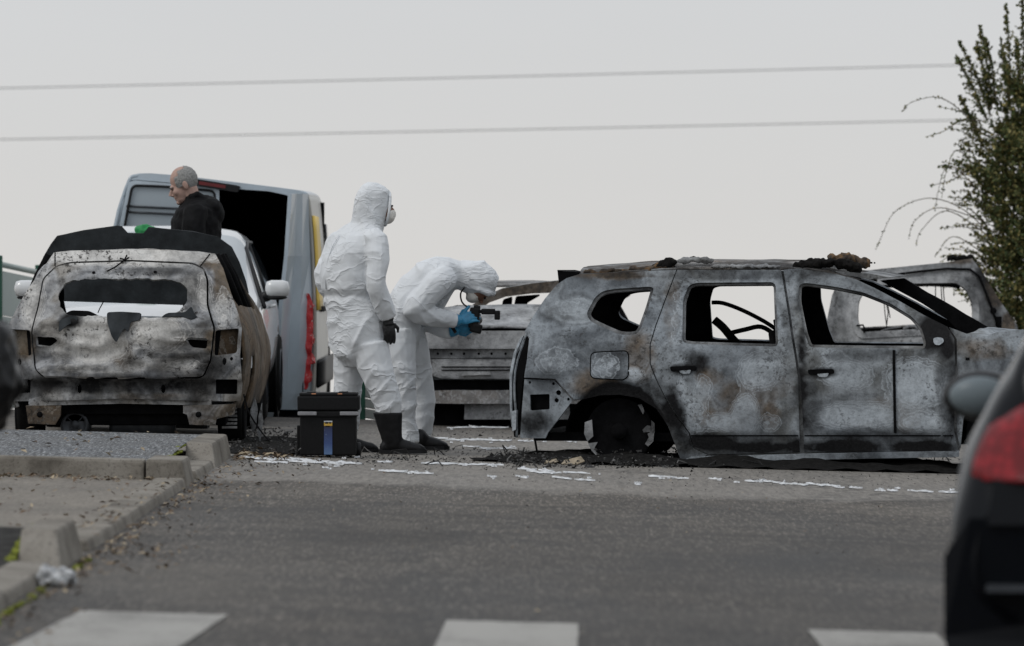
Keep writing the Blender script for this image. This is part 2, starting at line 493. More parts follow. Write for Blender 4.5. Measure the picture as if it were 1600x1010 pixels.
HAIR = simple('short grey hair', (.30, .298, .29), .95, 0, .05, .5, 140, .9)
MASK = simple('pale face mask', (.66, .64, .60), .85, 0, .2, .08, 14, .4)
BGLOVE = simple('blue nitrile glove', (.035, .23, .40), .42, 0, .5, .2, 30, .3)
KGLOVE = simple('black glove', (.012, .012, .013), .55, 0, .4, .3, 30, .3)
GREEN = simple('dark green painted steel', (.018, .085, .055), .5, 0, .4, .2, 14, .1)
PANELG = simple('pale green-grey barrier sheet', (.42, .47, .44), .55, 0, .4, .06, 3, .05, dirt=.15)
WHITEP = simple('white car paint', (.60, .61, .615), .16, 0, .5, .03, 2, .0, .6, dirt=.12)
VANP = simple('blue-grey van paint', (.37, .43, .48), .3, 0, .5, .06, 2, .0, .3, dirt=.2)
VANS = simple('beige-grey van side', (.42, .41, .37), .4, 0, .5, .08, 2, .0, .1, dirt=.3)
YELLOW = simple('yellow van stripe', (.75, .52, .10), .45, 0, .5, .08, 4, .05)
DARKP = simple('black car paint', (.005, .006, .008), .22, 0, .14, .1, 2, .0, .0)
BLKTRIM = simple('black trim', (.008, .008, .009), .45, 0, .25, .2, 20, .1)
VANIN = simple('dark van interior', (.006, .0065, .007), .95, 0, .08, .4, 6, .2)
HOODB = simple('scorched black bonnet', (.028, .032, .035), .8, 0, .2, .45, 7, .5)
MUFF = simple('dull dark steel', (.05, .055, .062), .5, .6, .5, .35, 9, .2)
GREENBAG = simple('green cloth', (.01, .19, .05), .6, 0, .4, .3, 10, .3)
CABLE = simple('grey overhead cable', (.10, .10, .105), .7, 0, .3, .1, 5, .1)
CARD = simple('charred cardboard scrap', (.32, .27, .20), .9, 0, .2, .4, 20, .4)
FOAM = simple('extinguisher foam', (.55, .56, .57), .85, 0, .2, .3, 22, .6)
def glass(key, col, rough=.05, tr=0.0):
    t = NT(key); t.done(col, rough, None, 0, .35)
    t.b.inputs['Transmission Weight'].default_value = tr; t.b.inputs['IOR'].default_value = 1.35; M[key] = t.m; return t.m
DGLASS = glass('dark car window glass', (.02, .024, .028))
VGLASS = glass('painted-reflection van glass', (.30, .34, .37), .12)  # pale base colour stands in for the reflected sky
HLAMP = glass('headlamp glass', (.35, .37, .4), .1)
t = NT('red lamp plastic'); n = t.voro(t.co(), 26)
M['red'] = RED = t.done(t.mix(t.ramp(n, [(.2, 0.0), (.6, 1.0)]), (.27, .010, .016), (.14, .005, .008)), .25, None, 0, .3, .1)
t = NT('broken red and white lamp'); c = t.co(); n = t.noise(t.map(c, (6, 6, 3)), 5, 5, .7, 1.5)
M['redw'] = REDW = t.done(t.mix(t.ramp(n, [(.35, 0.0), (.40, 1.0)]), t.mix(t.ramp(n, [(.26, 0.0), (.30, 1.0)]), (.03, .03, .03), (.62, .6, .58)), (.58, .03, .035)), .25, t.bump(n, .7, .02), 0, .5)
DREDM = simple('dark red lamp', (.11, .006, .008), .25, 0, .5, .2, 12, .05)
# crumpled coverall: non-woven fabric with sharp folds
t = NT('white coverall fabric'); c = t.co()
w = t.noise(c, 3.0, 2, .5, 0, True); c1 = t.vadd(c, w, .20)
def crease(scale, rot, sx, loc, lo, hi):
    m_ = t.n.new('ShaderNodeMapping'); m_.inputs['Rotation'].default_value = rot; m_.inputs['Scale'].default_value = sx; m_.inputs['Location'].default_value = loc
    t.link(c1, m_.inputs[0]); n_ = t.noise(m_.outputs[0], scale, 2.5, .45, .5)
    r_ = t.math('ABSOLUTE', t.math('SUBTRACT', n_, .5))
    return t.ramp(r_, [(0.0, 1.0), (.022, .4), (.07, 0.0)])
k1 = crease(2.6, (0, .75, .3), (1, 1, 2.4), (0, 0, 0), 0, 1); k2 = crease(3.0, (.5, -.95, 0), (1, 1, 2.2), (3, 1, 2), 0, 1); k3 = crease(8.0, (0, .2, .4), (1, 1, 1.7), (7, 2, 5), 0, 1)
msk = t.ramp(t.noise(c, 2.6, 2), [(.46, .0), (.62, 1.0)]); msk2 = t.ramp(t.noise(c, 2.6, 2), [(.38, 1.0), (.52, .0)])
h = t.math('ADD', t.math('ADD', t.math('MULTIPLY', k1, msk), t.math('MULTIPLY', k2, msk2)), t.math('MULTIPLY', k3, t.math('MULTIPLY', t.ramp(t.noise(c, 2.1, 2), [(.48, 0.0), (.62, 1.0)]), .45)))
h = t.math('ADD', h, t.math('MULTIPLY', t.noise(c1, 6, 2, .4), 1.3))
M['suit'] = SUIT = t.done(t.mix(t.noise(c, 5, 4), (.61, .635, .66), (.69, .708, .725)), .7, t.bump(t.noise(c, 240, 2), .08, .002, t.bump(h, .48, .022)), 0, .25)
# road and ground
t = NT('worn asphalt'); g = t.geo()
agg = t.noise(t.map(g, (1, .07, 1)), 62, 3, .8); agg2 = t.noise(t.map(g, (1, .09, 1)), 30, 5, .65)
streak = t.noise(t.map(g, (.9, .22, 1)), 1.1, 7, .62, .15)
wide = t.noise(t.map(g, (.5, .16, 1), (3, 2, 0)), 1.0, 5, .6, .5)
base = t.ramp(streak, [(.3, (.025, .021, .017)), (.44, (.047, .040, .033)), (.52, (.064, .055, .0455)), (.60, (.058, .050, .0415)), (.72, (.092, .080, .067))])
base = t.mix(t.ramp(agg, [(.50, 0.0), (.62, .8)]), base, (.225, .20, .17))
base = t.mix(t.ramp(agg2, [(.36, .75), (.5, 0.0)]), base, (.030, .027, .024))
run = t.noise(t.map(g, (.22, .75, 1), (2, 7, 0)), 1.5, 7, .68, .3)
base = t.mix(t.ramp(run, [(.36, .6), (.5, 0.0)]), base, (.024, .0215, .019))
base = t.mix(t.ramp(run, [(.52, 0.0), (.66, .38)]), base, (.14, .123, .103))
pat = t.noise(t.map(g, (.35, .11, 1), (9, 4, 0)), 1.6, 6, .62, .2)
base = t.mix(t.ramp(pat, [(.36, .55), (.52, 0.0)]), base, (.026, .0235, .021))
base = t.mix(t.ramp(pat, [(.54, 0.0), (.70, .45)]), base, (.15, .135, .115))
sepn = t.n.new('ShaderNodeSeparateXYZ'); t.link(g, sepn.inputs[0])
X, Y = sepn.outputs[0], sepn.outputs[1]
wob = t.math('MULTIPLY', t.math('SUBTRACT', wide, .5), 5.5)
yy = t.math('ADD', Y, wob)
def band(v, a, b, c_, d):
    r = t.math('MULTIPLY', t.math('SUBTRACT', v, a), 1 / (b - a), True)
    q = t.math('SUBTRACT', 1.0, t.math('MULTIPLY', t.math('SUBTRACT', v, c_), 1 / (d - c_), True), True)
    return t.math('MULTIPLY', r, q)
dry = band(yy, 34.2, 34.9, 44, 48)                       # dried, dusty strip by the wrecks
dry = t.math('MULTIPLY', dry, t.ramp(agg2, [(.25, .35), (.6, 1.0)]))
base = t.mix(t.math('MULTIPLY', dry, .66), base, (.25, .233, .21))
wetm = t.math('MULTIPLY', band(t.math('ADD', Y, t.math('MULTIPLY', t.math('SUBTRACT', streak, .5), 3)), 24.2, 25.2, 27.4, 29), t.math('MULTIPLY', t.math('SUBTRACT', X, -.2), 1.0, True))
wetm = t.math('MULTIPLY', wetm, t.ramp(streak, [(.36, 1.0), (.62, .25)]))
base = t.mix(t.math('MULTIPLY', wetm, .62), base, (.018, .017, .016))  # oil-stained patch
base = t.mix(t.math('MULTIPLY', band(Y, 5, 6, 24, 34), .30), base, (.035, .034, .034))   # darker towards the near end, round the crossing
crk = t.voro(t.vadd(t.map(g, (.30, .10, 1)), t.noise(g, 1.2, 6, .7, 0, True), .35), 1.0, 'DISTANCE_TO_EDGE')
base = t.mix(t.ramp(crk, [(.003, .6), (.009, 0.0)]), base, (.022, .021, .02))
M['road'] = ROADM = t.done(base, t.ramp(streak, [(.3, .72), (.7, .9)]), t.bump(t.math('ADD', agg, t.math('MULTIPLY', agg2, .6)), .55, .01), 0, .35)
t = NT('grey chip surfacing'); g = t.geo()
a1 = t.noise(t.map(g, (1, .08, 1)), 70, 3, .8); a2 = t.noise(g, 2.2, 4)
M['chip'] = CHIP = t.done(t.mix(t.ramp(a2, [(.35, 0.0), (.65, .25)]), t.ramp(a1, [(.33, (.018, .019, .021)), (.46, (.085, .089, .095)), (.56, (.165, .172, .18)), (.66, (.38, .39, .40))]), (.13, .12, .10)), .85, t.bump(a1, .8, .015), 0, .3)
t = NT('dusty bay surface'); g = t.geo()
a1 = t.noise(t.map(g, (1, .09, 1)), 60, 4, .75); a2 = t.noise(t.map(g, (1, .4, 1)), 2.0, 5, .6)
M['bay'] = BAYM = t.done(t.mix(t.ramp(a1, [(.35, 0.0), (.65, 1.0)]), t.ramp(a2, [(.3, (.11, .10, .085)), (.7, (.19, .168, .142))]), t.ramp(a2, [(.3, (.19, .172, .15)), (.7, (.26, .235, .20))])), .9, t.bump(a1, .7, .012), 0, .3)
t = NT('weathered concrete kerb'); c = t.geo()
a1 = t.noise(c, 55, 4, .7); a2 = t.noise(c, 3.0, 6, .65)
cc = t.ramp(a2, [(.28, (.085, .075, .062)), (.5, (.20, .182, .155)), (.75, (.27, .25, .22))])
M['kerb'] = KERBM = t.done(t.mix(t.ramp(a1, [(.28, .75), (.48, 0.0)]), cc, (.06, .053, .045)), .9, t.bump(a1, .6, .008), 0, .3)
MOSS = simple('yellow-green moss', (.17, .19, .03), .95, 0, .2, .6, 40, 1.0)
t = NT('worn white road paint'); g = t.geo()
a1 = t.noise(g, 70, 4, .75); a2 = t.noise(t.map(g, (1, .3, 1)), 2.5, 5, .65)
M['paint'] = PAINT = t.done(t.mix(t.ramp(t.math('ADD', t.math('MULTIPLY', a1, .55), t.math('MULTIPLY', a2, .5)), [(.36, .9), (.54, 0.0)]), (.33, .32, .297), (.095, .09, .085)), .8, t.bump(a1, .4, .006), 0, .3)
t = NT('dry grass and earth'); g = t.geo(); a2 = t.noise(g, .8, 6, .7)
M['earth'] = EARTH = t.done(t.ramp(a2, [(.3, (.06, .065, .03)), (.7, (.13, .12, .07))]), .95, t.bump(t.noise(g, 20, 4), .6, .03), 0, .2)
def leafmat(key, a, b, c):
    t = NT(key)
    oi = t.n.new('ShaderNodeNewGeometry'); n = t.ramp(oi.outputs['Random Per Island'], [(0.0, a), (.5, b), (.82, c), (1.0, tuple(x * 1.5 for x in c))])
    M[key] = t.done(n, .6, None, 0, .3); return M[key]
LITTER = leafmat('dead leaves', (.07, .045, .028), (.15, .10, .06), (.26, .21, .14))
LEAF = leafmat('small evergreen leaves', (.045, .068, .024), (.10, .128, .045), (.20, .17, .06))
TWIG = simple('thin brown twigs', (.09, .07, .045), .9, 0, .2, .4, 30, .3)
CINDER = leafmat('cinders', (.006, .006, .006), (.022, .021, .02), (.08, .078, .075))

# ================================================================ ground
def sheet(name, xs, ys, zf, mat, kind='structure'):
    vs = [(x, y, zf(x, y)) for y in ys for x in xs]; n = len(xs)
    fs = [(j * n + i, j * n + i + 1, (j + 1) * n + i + 1, (j + 1) * n + i) for j in range(len(ys) - 1) for i in range(n - 1)]
    o = put(name, vs, fs, mat, None, True); o['kind'] = kind; return o
YS = [-60, -10, 5, 20, 40, 48.6] + [48.6 + .4 * k for k in range(1, 16)] + [60, 75, 100, 150, 250]
sheet('ground', [-4000, -1000, -200, -40, -14, -9, 0, 9, 14, 40, 200, 1000, 4000], [-500] + YS + [500, 1200, 3000, 7000], lambda x, y: gz(x, y) - .012, EARTH)
sheet('road', [-9, -4, -1.9, 0, 2, 4, 6, 9], YS, gz, ROADM)

KX = -1.89      # kerb line
def kz(y=30): return gz(KX, y)
# parking bay surface
sheet('parking_bay', [-9, -5, KX - .20], [10, 20, 25, 34, 39.6], lambda x, y: gz(x, y) + .035, BAYM)
# the kerb: each stone is its own piece
kerb = empty('kerb', (KX, 30, kz())); tag(kerb, kind='structure')
def kerbstone(y0, y1, w, h, top_in, parent=kerb, name='kerb_stone', x1=None, front_bat=0.0, back_bat=0.0):
    xr = (KX if x1 is None else x1); g = .006
    z0 = gz(xr, 30) - .08; z1 = gz(xr, 30) + h
    o = parent.matrix_basis.translation if False else parent.location
    y0 += g; y1 -= g
    b = [(xr - w, y0), (xr, y0), (xr, y1), (xr - w, y1)]
    zl = z1 + FALL * w
    vs = [(x, y, z0) for x, y in b] + [(xr - w, y0 + front_bat, zl), (xr - top_in, y0 + front_bat, z1), (xr - top_in, y1 - back_bat, z1), (xr - w, y1 - back_bat, zl)]
    vs = [Vector(v) - Vector(o) + Vector((rnd(-.003, .003), 0, rnd(-.003, .003))) for v in vs]
    bm = bmesh.new(); bv = [bm.verts.new(v) for v in vs]
    for f in ((0, 3, 2, 1), (4, 5, 6, 7), (0, 1, 5, 4), (1, 2, 6, 5), (2, 3, 7, 6), (3, 0, 4, 7)): bm.faces.new([bv[i] for i in f])
    bmesh.ops.bevel(bm, geom=list(bm.edges), offset=.018, segments=2, affect='EDGES', profile=.6)
    me = bpy.data.meshes.new(name); bm.to_mesh(me); bm.free(); me.materials.append(KERBM)
    ob = bpy.data.objects.new(name, me); COL.objects.link(ob); ob.parent = parent
    return ob
y = 14.0
while y < 38.5:
    if not (24.2 < y + .4 < 25.4 or 33.3 < y + .4 < 34.4 or 36.4 < y + .4 < 38.9):
        kerbstone(y, min(y + .98, 33.36 if y < 33.3 else 99), .21, .052, .035)
    y += .98
# traffic islands
island = empty('traffic_island', (-4.5, 36, gz(-4.5, 36))); tag(island, kind='structure')
iz = lambda x: gz(x, 36)
def local(o, vs): return [Vector(v) - Vector(o.location) for v in vs]
mb = MB()
xs = [-9, -6, -4, -2.6, -2.11]; ys = [33.62, 35, 36.5, 38.7]
vs = [(x, yv, gz(x, yv) + .145 + .006 * nz((x, yv, 0), 2) - (.03 if x > -2.2 and yv < 36 else 0)) for yv in ys for x in xs]
mb.add(local(island, vs), [(j * 5 + i, j * 5 + i + 1, (j + 1) * 5 + i + 1, (j + 1) * 5 + i) for j in range(3) for i in range(4)], True)
mb.build('surfacing', CHIP, island)
for k in range(8):
    x1 = -2.16 - .99 * k
    kerbstone(33.40, 33.66, .98, .15, .0, island, 'kerb_stone', x1, .04)
kerbstone(33.38, 34.15, .26, .155, .05, island, 'corner_stone', KX, .03)
kerbstone(36.55, 37.6, .22, .155, .05, island, 'kerb_stone', KX, .25)
kerbstone(37.6, 38.7, .22, .155, .05, island, 'kerb_stone', KX)
small = empty('traffic_island', (-3.5, 24.8, gz(-3.5, 24.8))); tag(small, kind='structure')
kerbstone(24.0, 25.35, .21, .165, .06, small, 'corner_stone', KX, .34)
for k in range(5):
    kerbstone(25.16, 25.36, .98, .10, 0.0, small, 'kerb_stone', -2.115 - .99 * k)
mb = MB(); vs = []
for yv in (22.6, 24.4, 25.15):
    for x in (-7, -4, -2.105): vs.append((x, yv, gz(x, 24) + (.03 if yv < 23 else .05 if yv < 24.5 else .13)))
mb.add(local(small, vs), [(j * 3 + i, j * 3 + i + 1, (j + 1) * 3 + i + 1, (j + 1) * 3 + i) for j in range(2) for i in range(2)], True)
mb.build('surfacing', simple('shade-darkened island surfacing', (.035, .034, .032), .95, 0, .1, .5, 12, .6), small)  # island face in shade: the darkness is put into its colour
# moss along the joints (ground cover)
mb = MB()
def moss(p, q, n, w):
    for k in range(n):
        c = Vector(p).lerp(Vector(q), random.random()) + Vector((rnd(-w, w), rnd(-w, w) * 3, 0)); r = rnd(.006, .02)
        mb.ball(c, (r, r * 1.5, r * .5), 6, 4)
moss((-2.13, 36.2, kz() + .142), (-2.12, 38.6, kz() + .142), 170, .012)
moss((-2.13, 34.1, kz() + .12), (-2.12, 36.3, kz() + .12), 60, .02)
moss((-2.12, 23.9, kz() + .04), (-2.11, 25.2, kz() + .15), 170, .014)
moss((-1.86, 15, kz() + .008), (-1.86, 25, kz() + .008), 130, .02)
o = mb.build('moss', MOSS); tag(o, kind='stuff')

# zebra crossing
cross = empty('zebra_crossing', (0, 21, 0)); tag(cross, kind='structure')
def stripe(x0, x1, y0, y1, skew):
    n = 12; top = []; bot = []
    poly = []
    for k in range(n + 1): t_ = k / n; poly.append((x0 + (x1 - x0) * t_, y1 + .035 * nz((k * .9, x0, 0), 1)))
    for k in range(1, n + 1): t_ = k / n; poly.append((x1 - skew * t_ + .012 * nz((k, x1, 3), 1), y1 + (y0 - y1) * t_))
    for k in range(1, n + 1): t_ = k / n; poly.append((x1 - skew + (x0 - x1) * t_, y0))
    for k in range(1, n): t_ = k / n; poly.append((x0 - skew + skew * t_ + .012 * nz((k, x0, 7), 1), y0 + (y1 - y0) * t_))
    vs = [(x, yv - 21, gz(x, yv) + .005) for x, yv in poly]
    return put('stripe', vs, [tuple(range(len(vs)))[::-1]], PAINT, cross)
for a in ((-1.62, -1.068), (-.247, .252), (1.115, 1.60)):
    stripe(a[0], a[1], 17.8, 21.42 + .03 * a[0], .0 if a[0] > 1 else (.06 if a[0] > -1 else .14))
stripe(-2.9 + .4, -2.9 + .9, 17.8, 21.3, .42) if False else None
stripe(2.48, 2.98, 17.8, 21.5, 0)

# extinguisher foam lying in strips
mb = MB()
def foam(px0, py0, px1, py1, th, n=None):
    L = abs(px1 - px0); n = n or max(6, int(L / 9)); up = []; lo = []
    sd_ = rnd(0, 99)
    for k in range(n + 1):
        t_ = k / n; env = (4 * t_ * (1 - t_)) ** .35 if 0 < t_ < 1 else .05
        x = px0 + (px1 - px0) * t_; yv = py0 + (py1 - py0) * t_
        w_ = th * .75 * env * max(.05, .35 + 1.3 * nz((k * .55, sd_, 0), 1))
        off = th * .5 * nz((k * .4, sd_ + 5, 0), 1)
        up.append((x, yv - w_ / 2 + off)); lo.append((x, yv + w_ / 2 + off))
    vs = []; fs = []
    for k in range(n + 1):
        a = G(*up[k]); b = G(*lo[k]); c = (a + b) / 2
        vs += [a + Vector((0, 0, .005)), c + Vector((0, 0, .005 + .016 * (.6 + .4 * nz((k * .8, sd_, 9), 1)))), b + Vector((0, 0, .005))]
    for k in range(n):
        for j in range(2): fs.append((k * 3 + j, k * 3 + j + 1, (k + 1) * 3 + j + 1, (k + 1) * 3 + j))
    mb.add(vs, fs, True)
for a in ((375, 716, 470, 722, 5), (395, 722, 540, 727, 3), (420, 718, 560, 726, 6), (505, 732, 525, 733, 2), (565, 737, 632, 739, 4), (630, 740, 672, 741, 4), (700, 689, 830, 691, 4), (820, 692, 860, 690, 4),
          (640, 686, 760, 688, 3), (660, 726, 790, 728, 3), (590, 724, 640, 724, 2), (760, 746, 776, 747, 2), (805, 747, 822, 748, 2.5), (806, 735, 870, 739, 3), (822, 737, 945, 743, 4), (862, 748, 926, 753, 3), (990, 756, 1004, 756, 2.5), (1020, 747, 1080, 749, 2.5),
          (1105, 749, 1150, 752, 2), (1160, 753, 1318, 762, 5), (1300, 762, 1350, 764, 3), (1370, 768, 1400, 769, 3), (1425, 770, 1500, 771, 5), (720, 700, 800, 703, 2), (880, 690, 905, 690, 3), (700, 670, 790, 669, 3), (480, 712, 560, 716, 3)):
    x0_, y0_, x1_, y1_, th_ = a; m = max(2, int((x1_ - x0_) / 26))
    for k in range(m):
        if random.random() < .16: continue
        f0 = (k + rnd(-.25, .2)) / m; f1 = (k + 1 + rnd(-.2, .35)) / m; jy = rnd(-1.2, 1.2)
        foam(x0_ + (x1_ - x0_) * f0, y0_ + (y1_ - y0_) * f0 + jy, x0_ + (x1_ - x0_) * f1, y0_ + (y1_ - y0_) * f1 + jy, th_ * rnd(.45, 1.1))
    for k in range(m): 
        f0 = random.random(); jy = rnd(-4, 4); L_ = rnd(3, 10); foam(x0_ + (x1_ - x0_) * f0, y0_ + (y1_ - y0_) * f0 + jy, x0_ + (x1_ - x0_) * f0 + L_, y0_ + (y1_ - y0_) * f0 + jy, rnd(.8, 1.6), 5)
o = mb.build('foam', FOAM, None, True); tag(o, 'white extinguisher foam lying in thin strips on the road', None, None, 'stuff')

# cinders, ash and burnt scraps on the road
mb = MB()
def chunk(c, r):
    a = [Vector((rnd(-1, 1), rnd(-1, 1), rnd(-.5, .7))).normalized() * r * rnd(.5, 1.2) for _ in range(5)]
    mb.add([Vector(c) + p for p in a], [(0, 1, 2), (0, 2, 3), (0, 3, 1), (4, 2, 1), (4, 3, 2), (4, 1, 3)])
def scatter(px0, py0, px1, py1, n, r0, r1, heap=0.0):
    for _ in range(n):
        p = G(rnd(px0, px1), rnd(py0, py1)); p.z = gz(p.x, p.y)
        if heap: p.z += heap * random.random() ** 2
        chunk(p + Vector((0, 0, .003)), (r0 * .6 + (r1 - r0) * .75 * random.random() ** 2) * (1 if random.random() < .93 else 1.9))
scatter(800, 716, 1060, 733, 1200, .008, .028, .06); scatter(1040, 715, 1500, 734, 900, .006, .022, .03)
scatter(360, 676, 470, 716, 700, .008, .030, .06); scatter(370, 712, 620, 730, 360, .006, .02); scatter(560, 700, 830, 724, 420, .006, .022)
scatter(800, 735, 1500, 760, 360, .004, .014); scatter(640, 715, 820, 735, 260, .005, .018); scatter(660, 668, 830, 690, 150, .006, .02)
scatter(780, 712, 860, 727, 260, .01, .03, .03); scatter(930, 705, 1060, 728, 420, .01, .035, .10); scatter(700, 740, 1480, 800, 160, .004, .01)
for _ in range(60):
    reg = random.choice(((370, 676, 470, 716), (800, 712, 1060, 732), (560, 702, 820, 728), (1060, 718, 1490, 732)))
    p = G(rnd(reg[0], reg[2]), rnd(reg[1], reg[3])); p.z = gz(p.x, p.y); a = rnd(0, 6.28); L_ = rnd(.06, .22)
    d = Vector((math.cos(a), math.sin(a), 0)) * L_
    mb.tube([p, p + d * .35 + Vector((rnd(-.03, .03), 0, rnd(.01, .06))), p + d * .7 + Vector((rnd(-.03, .03), 0, rnd(0, .06))), p + d], rnd(.0025, .006), 5)
o = mb.build('cinders', CINDER, None, False); tag(o, 'black cinders and ash strewn on the road under the wrecks', None, None, 'stuff')
# low dark ash heap under the grey SUV and by the left wreck
def heap(name, pts, h, label):
    poly = rounded(pts, .3, 4)
    cx = sum(p[0] for p in poly) / len(poly); cy = sum(p[1] for p in poly) / len(poly)
    def hz(x, y_):
        dmin = min((Vector((x, y_)) - Vector(p)).length for p in dense(poly, .15)[::2])
        return gz(x, y_) + .004 + h * min(1, dmin / .35) * (.55 + .6 * nz((x, y_, 0), 3.1)) + .01 * nz((x, y_, 5), 14) * min(1, dmin * 8)
    o_ = panel(name, poly, [], lambda u, v: Vector((u, v, hz(u, v))), CHAR, None, .002, .07)
    return tag(o_, label, None, None, 'stuff')
heap('ash_heap', [(-.35, 39.15), (.9, 39.1), (3.3, 39.35), (3.3, 41.4), (.2, 41.2)], .075, 'black ash heaped under the grey burnt SUV')
heap('ash_heap', [(-2.0, 39.3), (-1.55, 39.2), (-1.40, 40.2), (-1.55, 43), (-2.0, 43)], .07, 'black ash beside the wheel of the left burnt car')

# leaf litter
mb = MB()
def leaf(p, s_):
    a = rnd(0, 6.28); d = Vector((math.cos(a), math.sin(a), rnd(-.2, .5))).normalized() * s_
    w_ = Vector((-math.sin(a), math.cos(a), rnd(-.3, .6))) * s_ * .42; up = Vector((0, 0, rnd(0, .4) * s_))
    mb.add([p - d, p + w_ + up, p + d + Vector((0, 0, rnd(0, .3) * s_)), p - w_ + up], [(0, 1, 2), (0, 2, 3)])
def litter(x0, x1, y0, y1, n, lift, s0=.02, s1=.05, bias=0):
    for _ in range(n):
        t_ = random.random(); t_ = t_ ** 2 if bias else t_
        x = x0 + (x1 - x0) * t_; yv = rnd(y0, y1)
        leaf(Vector((x, yv, gz(x, yv) + lift + rnd(.002, .018))), rnd(s0, s1))
litter(-1.87, -1.5, 14, 37, 330, .0, .009, .024, 1); litter(-1.88, -1.76, 20, 34, 330, .004, .009, .022)
litter(-6, -2.1, 25.5, 33.3, 420, .035, .010, .026); litter(-6, -2.0, 32.9, 33.38, 480, .035, .012, .028)
litter(-2.0, -1.2, 33, 39, 130, .0, .009, .024, 1); litter(-1.4, 3, 22, 37, 110, 0.0, .006, .015); litter(-1.86, -1.45, 23.5, 26.5, 90, .0, .012, .03, 1)
litter(-6, -2.2, 33.7, 38.6, 60, .15, .012, .03); litter(-2.1, -1.9, 25.4, 33.3, 40, .055, .01, .02); litter(-1.87, -1.5, 38, 40, 140, .0, .012, .028, 1)
litter(-6, -2.2, 33.7, 38.6, 70, .15, .016, .04); litter(-2.1, -1.9, 25.4, 33.3, 60, .055, .014, .03); litter(-1.87, -1.5, 38, 40, 140, .0, .02, .04, 1)
o = mb.build('leaf_litter', LITTER, None, False); tag(o, 'dry brown leaves lying along the kerb and in the bay', None, None, 'stuff')
# ================================================================ vehicles
class Frame:
    "a vehicle's own axes: u along local x, depth along local y, z up; reads photo pixels onto its depth surface"
    def __init__(s, o): s.o = o; s.loc = Vector(o.location); s.c = math.cos(o.rotation_euler[2]); s.s = math.sin(o.rotation_euler[2])
    def toloc(s, p):
        d = p - s.loc; return Vector((d.x * s.c + d.y * s.s, -d.x * s.s + d.y * s.c, d.z))
    def hit(s, px, py, df=None):
        a = s.toloc(Vector((0, 0, CH))); b = s.toloc(W(px, py, 10.0)); r = b - a
        d = 0.0
        for _ in range(5):
            t_ = (d - a.y) / r.y; q = a + r * t_
            d = df(q.x, q.z) if df else 0.0
        return (q.x, q.z)
    def poly(s, pts, df=None): return [s.hit(x, y_, df) for x, y_ in pts]
def spots(fr, df, lst):
    "attribute patches given at photo pixels: (px, py, rx, ry, strength, channel)"
    L = []
    for px, py, rx, ry, st, ch in lst:
        a = fr.hit(px, py, df); b = fr.hit(px + rx, py - ry, df)
        L.append((a[0], a[1], abs(b[0] - a[0]) + 1e-4, abs(b[1] - a[1]) + 1e-4, st * (1.3 if ch == 1 else 1.35 if ch == 2 else 1), ch))
    return L
def attr_of(L, base=(0.0, 0.0, 0.0), extra=None):
    def f(u, v):
        c = list(base)
        for a, b, ra, rb, st, ch in L:
            d = math.sqrt(((u - a) / ra) ** 2 + ((v - b) / rb) ** 2)
            if d < 1.6: c[ch] = max(c[ch], st * max(0.0, min(1.0, 1.6 - d)))
        if extra: extra(u, v, c)
        return tuple(c)
    return f

# ---------------------------------------------------------------- grey burnt SUV (side view)
suv = empty('burnt_car', (W(797, 0, 40.1).x, 40.1, -.052), math.radians(-8.5))
tag(suv, 'burnt-out grey SUV without windows, seen side-on right of the people', 'car')
S = Frame(suv); SW = 1.80
def swf(u, z):
    w_ = .030 * ((z - .55) / .45) ** 2 if z < .8 else .0093 + .40 * (z - .8) ** 1.12
    if z > .8: w_ = max(w_, .0093)
    if u < .42: w_ += .62 * (.42 - u) ** 2
    if u > 3.6: w_ += .55 * (u - 3.6) ** 2
    return w_
def ssurf(off=0.0, dent=1.0):
    def f(u, z):
        p = (u, z, 0)
        d = .006 * nz(p, 3.2, 1) + .0035 * nz(p, 9, 4)
        cr_ = .010 * math.exp(-((z - .66 - .02 * u) / .035) ** 2)          # shoulder crease
        if .25 < u < 1.25: 
            rr = math.hypot(u - .77, (z - .24)); cr_ += .028 * math.exp(-((rr - .40) / .06) ** 2)  # flared arch
        if 2.9 < u < 4.2:
            rr = math.hypot(u - 3.44, (z - .24)); cr_ += .028 * math.exp(-((rr - .40) / .06) ** 2)
        return Vector((u, swf(u, z) + off - cr_ + d * dent, z))
    return f
SP = lambda pts: S.poly(pts, swf)
